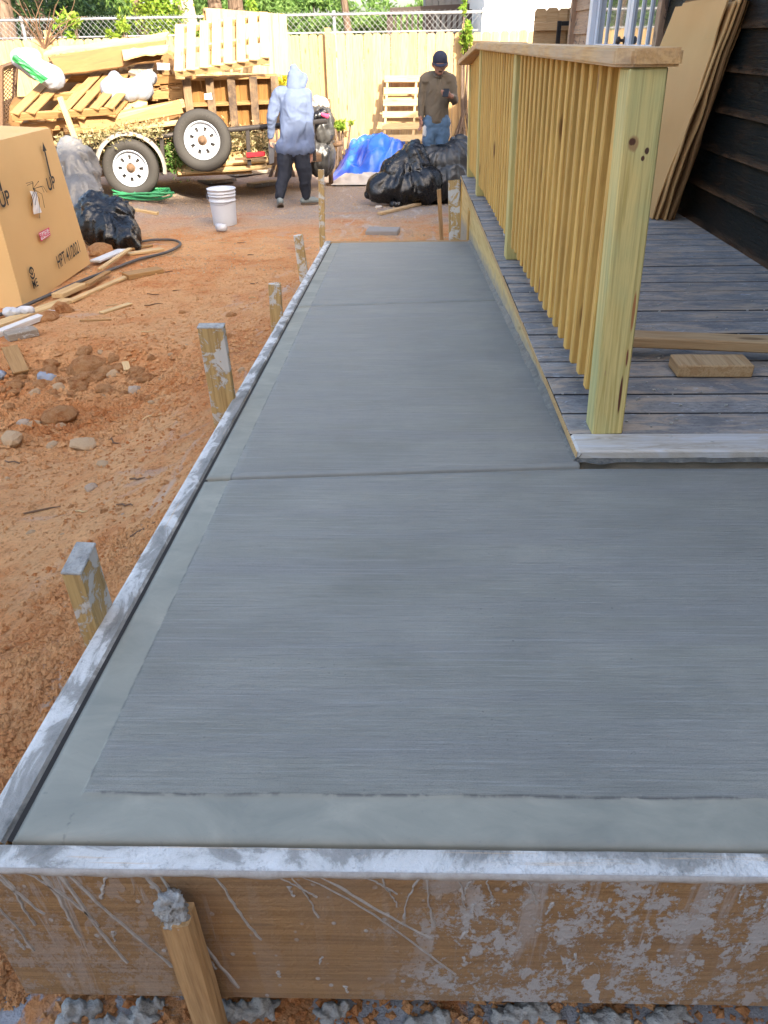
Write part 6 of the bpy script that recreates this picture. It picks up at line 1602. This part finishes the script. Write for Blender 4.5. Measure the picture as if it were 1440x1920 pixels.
# crumbs: one object
def crumbs(n, gen, smin, smax, mat, label, seed=1):
    smax = smax * .85
    r2 = np.random.default_rng(seed); V = []; Fc = []
    base = np.array([(1, 0, 0), (0, 1, 0), (-1, 0, .1), (0, -1, 0), (.15, .1, .85), (-.1, 0, -.6)]); tri = np.array([(0, 1, 4), (1, 2, 4), (2, 3, 4), (3, 0, 4), (1, 0, 5), (2, 1, 5), (3, 2, 5), (0, 3, 5)])
    x, y = gen(n, r2); z = gh(x, y); s = r2.uniform(smin, smax, n) * (r2.uniform(.4, 1, n) ** 2 + .3); a = r2.uniform(0, 6.28, n)
    sh = base[None] * (1 + r2.uniform(-.3, .3, (n, 6, 3))); c_, s_ = np.cos(a), np.sin(a)
    X = sh[..., 0] * c_[:, None] - sh[..., 1] * s_[:, None]; Y = sh[..., 0] * s_[:, None] + sh[..., 1] * c_[:, None]
    V = np.stack([X, Y, sh[..., 2]], -1) * s[:, None, None] + np.stack([x, y, z + s * .25], -1)[:, None, :]
    F_ = tri[None] + (np.arange(n) * 6)[:, None, None]
    link('soil_crumbs', np_mesh('soil_crumbs', V.reshape(-1, 3), F_.reshape(-1, 3), False), M[mat], label=label, cat='soil crumbs', kind='stuff')
crumbs(16000, lambda n, r: (-.66 - r.uniform(0, 1, n) ** 1.3 * 3.2, r.uniform(.9, 7, n)), .003, .011, 'clod', 'fine red soil crumbs all over the dug ground left of the path')
crumbs(9000, lambda n, r: (-1.9 + r.normal(0, .45, n), 3.55 + r.normal(0, .35, n)), .006, .022, 'clod', 'broken red crumbs heaped in the shallow hollow at left', 2)
crumbs(7000, lambda n, r: (-.64 - np.abs(r.normal(0, .16, n)), r.uniform(.6, 1.9, n)), .004, .013, 'clod', 'loose red crumbs banked against the near end of the left board', 3)
crumbs(5000, lambda n, r: (r.uniform(-3.5, .6, n), r.uniform(6.2, 12.5, n)), .004, .014, 'stone', 'small gravel on the far part of the yard', 4)
crumbs(2500, lambda n, r: (r.uniform(-.6, 1.2, n), r.uniform(.50, .66, n)), .003, .013, 'clod', 'reddish crumbs on the ground under the front board', 5)
crumbs(1600, lambda n, r: (r.uniform(.0, .5, n), r.uniform(6.0, 7.0, n)), .01, .03, 'clod', 'loose red lumps beyond the far right corner of the path', 6)
# grey cement lumps on the ground in front
for i in range(9):
    x = [-.56, -.50, -.44, -.13, .02, .16, .30, .42, -.30][i]; y = [.59, .575, .60, .60, .59, .605, .59, .60, .60][i]
    me = blob([((x, y, gz(x, y) + .005), (x + random.uniform(.03, .09), y + .01, gz(x, y) + .004), random.uniform(.012, .021), random.uniform(.008, .016))], .004, 0, crumb_disp(75, .03))
    link('cement_lump', me, M['cement'], label=['leftmost', 'second', 'third'][i] + ' grey lump of spilt cement from the left under the front board' if i < 3 else ['grey cement lump just right of the slanted front stake', 'cement lump under the middle of the front board', 'cement lump right of the middle under the front board', 'cement lump towards the right under the front board', 'rightmost cement lump under the front board', 'cement lump close behind the slanted front stake on its left'][i - 3], cat='cement lump', group='cement lumps under the front board')

# ------------------------------------------------------------------ people
def hand(W_, F_, up, side, s, curl=.5):
    """palm plus five bent fingers; W_ wrist, F_ finger direction, side = thumb side"""
    F_ = Vector(F_).normalized(); side = Vector(side).normalized(); nrm = F_.cross(side).normalized() * up
    P = [(W_, W_ + F_ * .05 * s, .024 * s, .028 * s, side, .55), (W_ + F_ * .05 * s - side * .02 * s, W_ + F_ * .05 * s + side * .02 * s, .018 * s, .018 * s)]
    for i, L in enumerate((.072, .080, .074, .058)):
        b = W_ + F_ * .08 * s + side * (.027 - .018 * i) * s; d1 = (F_ + nrm * curl * .6).normalized(); d2 = (F_ + nrm * curl * 1.6).normalized()
        m1 = b + d1 * L * .5 * s; P += [(b - F_ * .02 * s, m1, .0095 * s, .009 * s), (m1, m1 + d2 * L * .5 * s, .009 * s, .0075 * s)]
    t0 = W_ + F_ * .025 * s + side * .025 * s; t1 = t0 + (F_ * .7 + side * .8 + nrm * .3).normalized() * .035 * s
    P += [(t0, t1, .012 * s, .011 * s), (t1, t1 + (F_ + nrm * .5).normalized() * .03 * s, .011 * s, .009 * s)]
    return P
def shoe(ank, toe, parent, lift=0.0, sole=True):
    ank = Vector(ank); d = Vector(toe) - ank; dh = Vector((d.x, d.y, 0)).normalized(); L = .27; h = Vector(d).normalized()
    fwd = (dh + Vector((0, 0, lift))).normalized(); dn = Vector((0, 0, -1)) - fwd * Vector((0, 0, -1)).dot(fwd); dn.normalize()
    base = ank + dn * .065
    me = blob([(base - fwd * .05, base + fwd * .10, .040, .038), (base + fwd * .08 + dn * .008, base + fwd * .17 + dn * .018, .038, .030), (ank + fwd * .0, base, .042, .045)], .009, 2)
    o = link('shoe', me, M['shoe'], parent)
    side = fwd.cross(dn).normalized()
    v = []; n = 20
    for z in (.036, .054):
        for k in range(n):
            a = 2 * math.pi * k / n; v.append(base + fwd * (.06 + .142 * math.cos(a)) + side * (.044 * math.sin(a) * (1 + .1 * math.cos(a))) + dn * (z - .004))
    f = [tuple(range(n))[::-1], tuple(range(n, 2 * n))] + [(k, (k + 1) % n, (k + 1) % n + n, k + n) for k in range(n)]
    me = mesh('sole', v, f); bm = bmesh.new(); bm.from_mesh(me); bmesh.ops.recalc_face_normals(bm, faces=bm.faces); bm.to_mesh(me); bm.free()
    link('sole', me, M['sole'], o)
wr = lambda amp, s, seed: (lambda c, n: amp * np.array(fbm(c[:, 0] * s + seed + c[:, 2] * s * .4, c[:, 2] * s * .8 + c[:, 1] * s, 3)))
def fold(amp, s, seed):
    def fn(c, n):
        w_ = np.stack([vn3(c, s * .6, seed + 5), vn3(c, s * .6, seed + 9), vn3(c, s * .6, seed + 13)], 1) * .25
        q = (c + w_) * np.array([1.0, 1.0, .45]); r1 = 1 - np.abs(vn3(q, s, seed) * 2 - 1); r2 = 1 - np.abs(vn3(q * np.array([1, 1, 2.0]), s * 2.1, seed + 3) * 2 - 1)
        return amp * ((r1 ** 2 - .4) + .5 * (r2 ** 2 - .4))
    return fn
# -- person walking away in a hood
def person_hood():
    Y = 10.55; q = lambda px_, py_, d=0.0: at_y(px_, py_, Y + d)
    root = empty('person', (q(550, 385).x, Y, 0), 'person seen from behind in a pale blue-grey hooded top and dark trousers, walking away', 'person')
    S = Vector((1, 0, 0))
    hipL, hipR = q(537, 272), q(561, 272)
    knL, knR = q(533, 325, -.02), q(571, 325, .05); anL, anR = q(524, 366, -.12), q(574, 368, .12)
    chest = q(551, 195, .02); neck = q(553, 163, .06); head = q(556, 145, .12)
    shL, shR = q(520, 178, .02), q(573, 178, .04); elL, elR = q(510, 222, .02), q(579, 228, .04); wrL, wrR = q(508, 254, .08), q(581, 283, .05)
    body = [(q(549, 268), chest, .135, .15, S, .68), (chest, neck, .14, .06, S, .7), (neck, head, .055, .06), (head, head + Vector((0, .02, .03)), .085, .08),
            (shL, elL, .05, .042), (elL, wrL, .040, .028), (shR, elR, .05, .042), (elR, wrR, .040, .028), (neck, shL, .06, .05), (neck, shR, .06, .05),
            (hipL, knL, .078, .055), (knL, anL, .052, .038), (hipR, knR, .078, .055), (knR, anR, .052, .038)]
    body += hand(wrL, Vector((.02, .05, -1)), 1, (1, .4, 0), 1.0, .8) + hand(wrR, Vector((.05, .0, -1)), -1, (-1, .3, 0), .95, .7)
    link('body', blob(body, .010, 1), M['skin'], root)
    top = [(q(549, 270), q(551, 230), .172, .165, S, .66), (q(551, 232), q(551, 195), .165, .178, S, .68), (q(551, 200, .02), q(552, 174, .04), .17, .10, S, .72), (q(527, 178, .03), q(571, 178, .05), .085, .085),
           (shL, elL, .070, .062), (elL, wrL, .060, .045), (shR, elR, .070, .064), (elR, wrR + Vector((0, 0, .02)), .062, .055), (q(535, 276), q(564, 277), .12, .12, Vector((0, 0, 1)), 1.0)]
    link('hooded_top', blob(top, .013, 3, fold(.020, 7, 2)), M['hoodie'], root)
    hood = [(q(552, 166, .04), q(554, 146, .08), .10, .105, S, .95), (q(554, 146, .1), q(551, 130, .10), .10, .055), (q(566, 160, .06), q(568, 146, .12), .06, .06)]
    link('hood', blob(hood, .011, 2, wr(.03, 10, 5)), M['hoodie'], root)
    hL2, hR2 = hipL.lerp(knL, .24), hipR.lerp(knR, .24)
    tr = [(hL2, knL, .105, .092, S, .95), (knL, anL, .090, .058), (hR2, knR, .105, .094, S, .95), (knR, anR, .092, .060), (hL2, hR2, .095, .095)]
    link('trousers', blob(tr, .012, 2, fold(.016, 9, 8)), M['trousers'], root)
    shoe(anL + Vector((0, 0, -.02)), anL + Vector((-.05, .2, -.1)), root, -.45); shoe((anR.x, anR.y, .10), anR + Vector((.22, .10, -.1)), root, 0.0)
    panel('float_board', [q(503, 268, .1), q(515, 268, .04), q(513, 305, .04), q(505, 308, .1)], .012, M['grey_board'], None, None, .0, n=3) 
person_hood()
for o in list(bpy.data.objects):
    if o.name.startswith('float_board'): o.name = 'hand_board'; tag(o, 'thin grey board carried in the left hand of the hooded person', 'board')
# -- man looking at his phone
def person_phone():
    Y = 10.95; q = lambda px_, py_, d=0.0: at_y(px_, py_, Y + d)
    root = empty('person', (q(820, 380).x, Y, 0), 'man in a brown top, blue jeans and dark cap looking down at his phone', 'person')
    S = Vector((1, 0, 0)); g0 = 0.0
    hipL, hipR = q(806, 236), q(829, 236)
    anL, anR = Vector((hipL.x - .02, Y + .02, .09)), Vector((hipR.x + .03, Y + .03, .09)); knL, knR = hipL.lerp(anL, .5) + Vector((0, -.03, 0)), hipR.lerp(anR, .5) + Vector((0, -.03, 0))
    neck = q(823, 138, -.02); head = q(825, 124, -.07)
    shL, shR = q(795, 149), q(845, 149, .0); elL, elR = q(790, 192, .0), q(852, 188, -.02); wrL, wrR = q(789, 222, -.04), q(847, 181, -.22)
    body = [(q(819, 232), q(819, 205), .125, .125, S, .7), (q(819, 205), q(820, 165), .125, .145, S, .68), (q(820, 160), neck, .13, .055, S, .7), (neck, head, .052, .06),
            (head + Vector((0, .02, .02)), head + Vector((0, -.02, .03)), .088, .086), (head + Vector((0, -.045, -.03)), head + Vector((0, -.055, -.06)), .056, .042),
            (head + Vector((.005, -.105, -.01)), head + Vector((.005, -.118, -.035)), .010, .016),
            (head + Vector((-.088, .01, .0)), head + Vector((-.09, .012, .03)), .014, .018), (head + Vector((.088, .01, .0)), head + Vector((.09, .012, .03)), .014, .018),
            (shL, elL, .052, .044), (elL, wrL, .042, .030), (shR, elR, .052, .044), (elR, wrR, .042, .030), (neck + Vector((0, 0, -.06)), shL, .045, .045), (neck + Vector((0, 0, -.06)), shR, .045, .045),
            (hipL, knL, .08, .055), (knL, anL, .05, .038), (hipR, knR, .08, .055), (knR, anR, .05, .038)]
    body += hand(wrL, Vector((.08, -.05, -1)), 1, (.6, -1, 0), 1.0, .8) + hand(wrR, Vector((-.8, -.35, .25)), 1, (0, -.3, 1), 1.0, .9)
    bd = link('body', blob(body, .0095, 1), M['skin'], root)
    top = [(q(819, 221), q(819, 200), .150, .152, S, .72), (q(819, 200), q(820, 165), .152, .168, S, .70), (q(820, 165), q(822, 148), .16, .09, S, .72), (q(799, 149), q(842, 149), .078, .078), (q(806, 146), q(838, 146), .07, .07),
           (shL, elL, .064, .052), (elL, wrL.lerp(elL, .2), .052, .042), (shR, elR, .064, .054), (elR, wrR.lerp(elR, .12), .052, .040)]
    link('knit_top', blob(top, .012, 3, fold(.014, 10, 3)), M['khaki'], root)
    link('collar', blob([(q(812, 139, -.01), q(818, 143, -.08), .030, .022), (q(834, 139, -.01), q(824, 144, -.09), .030, .022), (q(810, 138, .04), q(836, 138, .04), .034, .034)], .009, 2), M['khaki'], root)
    jn = [(hipL.lerp(hipR, .5) + Vector((0, 0, -.02)), hipL.lerp(hipR, .5) + Vector((0, 0, .05)), .115, .12, Vector((1, 0, 0)), .8), (hipL, knL, .098, .075, S, .95), (knL, anL, .072, .062), (hipR, knR, .098, .075, S, .95), (knR, anR, .072, .062), (q(806, 230), q(831, 230), .100, .100), (q(808, 224), q(829, 224), .095, .095)]
    link('jeans', blob(jn, .012, 2, fold(.016, 11, 5)), M['jeans'], root)
    c = blob([(head + Vector((0, .02, .075)), head + Vector((0, -.02, .072)), .096, .094), (head + Vector((0, .02, .04)), head + Vector((0, -.01, .05)), .097, .096)], .010, 2)
    cp = link('cap', c, M['navy'], root)
    v = []; n = 12
    for z in (0, .006):
        for k in range(n + 1):
            a = math.pi * k / n; v.append(head + Vector((.085 * math.cos(a), -.085 - .085 * math.sin(a), .030 - .035 * math.sin(a) + z))); 
        v += [head + Vector((-.085, -.02, .045 + z)), head + Vector((.085, -.02, .045 + z))]
    m = n + 3; f = [tuple(range(m)), tuple(range(m, 2 * m))[::-1]] + [(k, (k + 1) % m + 0, (k + 1) % m + m, k + m) for k in range(m)]
    link('visor', mesh('visor', v, f), M['navy'], cp)
    hr = blob([(head + Vector((-.055, .04, .02)), head + Vector((.055, .04, .02)), .040, .040), (head + Vector((-.04, .06, .0)), head + Vector((.04, .06, .0)), .035, .035)], .01, 1); link('hair', hr, M['hair'], root)
    e = MB()
    for sx in (-.032, .032): e.tube([head + Vector((sx - .012, -.092, .008)), head + Vector((sx + .012, -.092, .008))], .006, 6)
    e.tube([head + Vector((-.022, -.100, -.058)), head + Vector((.022, -.100, -.058))], .005, 6); e.build('face_features', M['hair'], bd)
    shoe(anL, anL + Vector((-.05, -.2, -.06)), root); shoe(anR, anR + Vector((.05, -.2, -.06)), root)
    ph_ = q(836, 174, -.28); link('phone', box_mesh(.075, .14, .009, .003, 'phone'), M['black'], None, Matrix.Translation(ph_) @ Matrix.Rotation(R(-10), 4, 'Z') @ Matrix.Rotation(R(35), 4, 'X'), label='black phone held up in the hand of the man in the cap', cat='phone')
    bq = q(797, 243, -.05); v, f = lathe([(0, -.08), (.03, -.08), (.033, -.06), (.033, .03), (.012, .065), (.012, .085), (0, .085)], 16)
    link('bottle', mesh('bottle', v, f, True), M['clear'], None, Matrix.Translation(bq) @ Matrix.Rotation(R(90), 4, 'X') @ Matrix.Rotation(R(0), 4, 'Y'), label='clear plastic bottle hanging in the lowered hand of the man', cat='bottle')
person_phone()
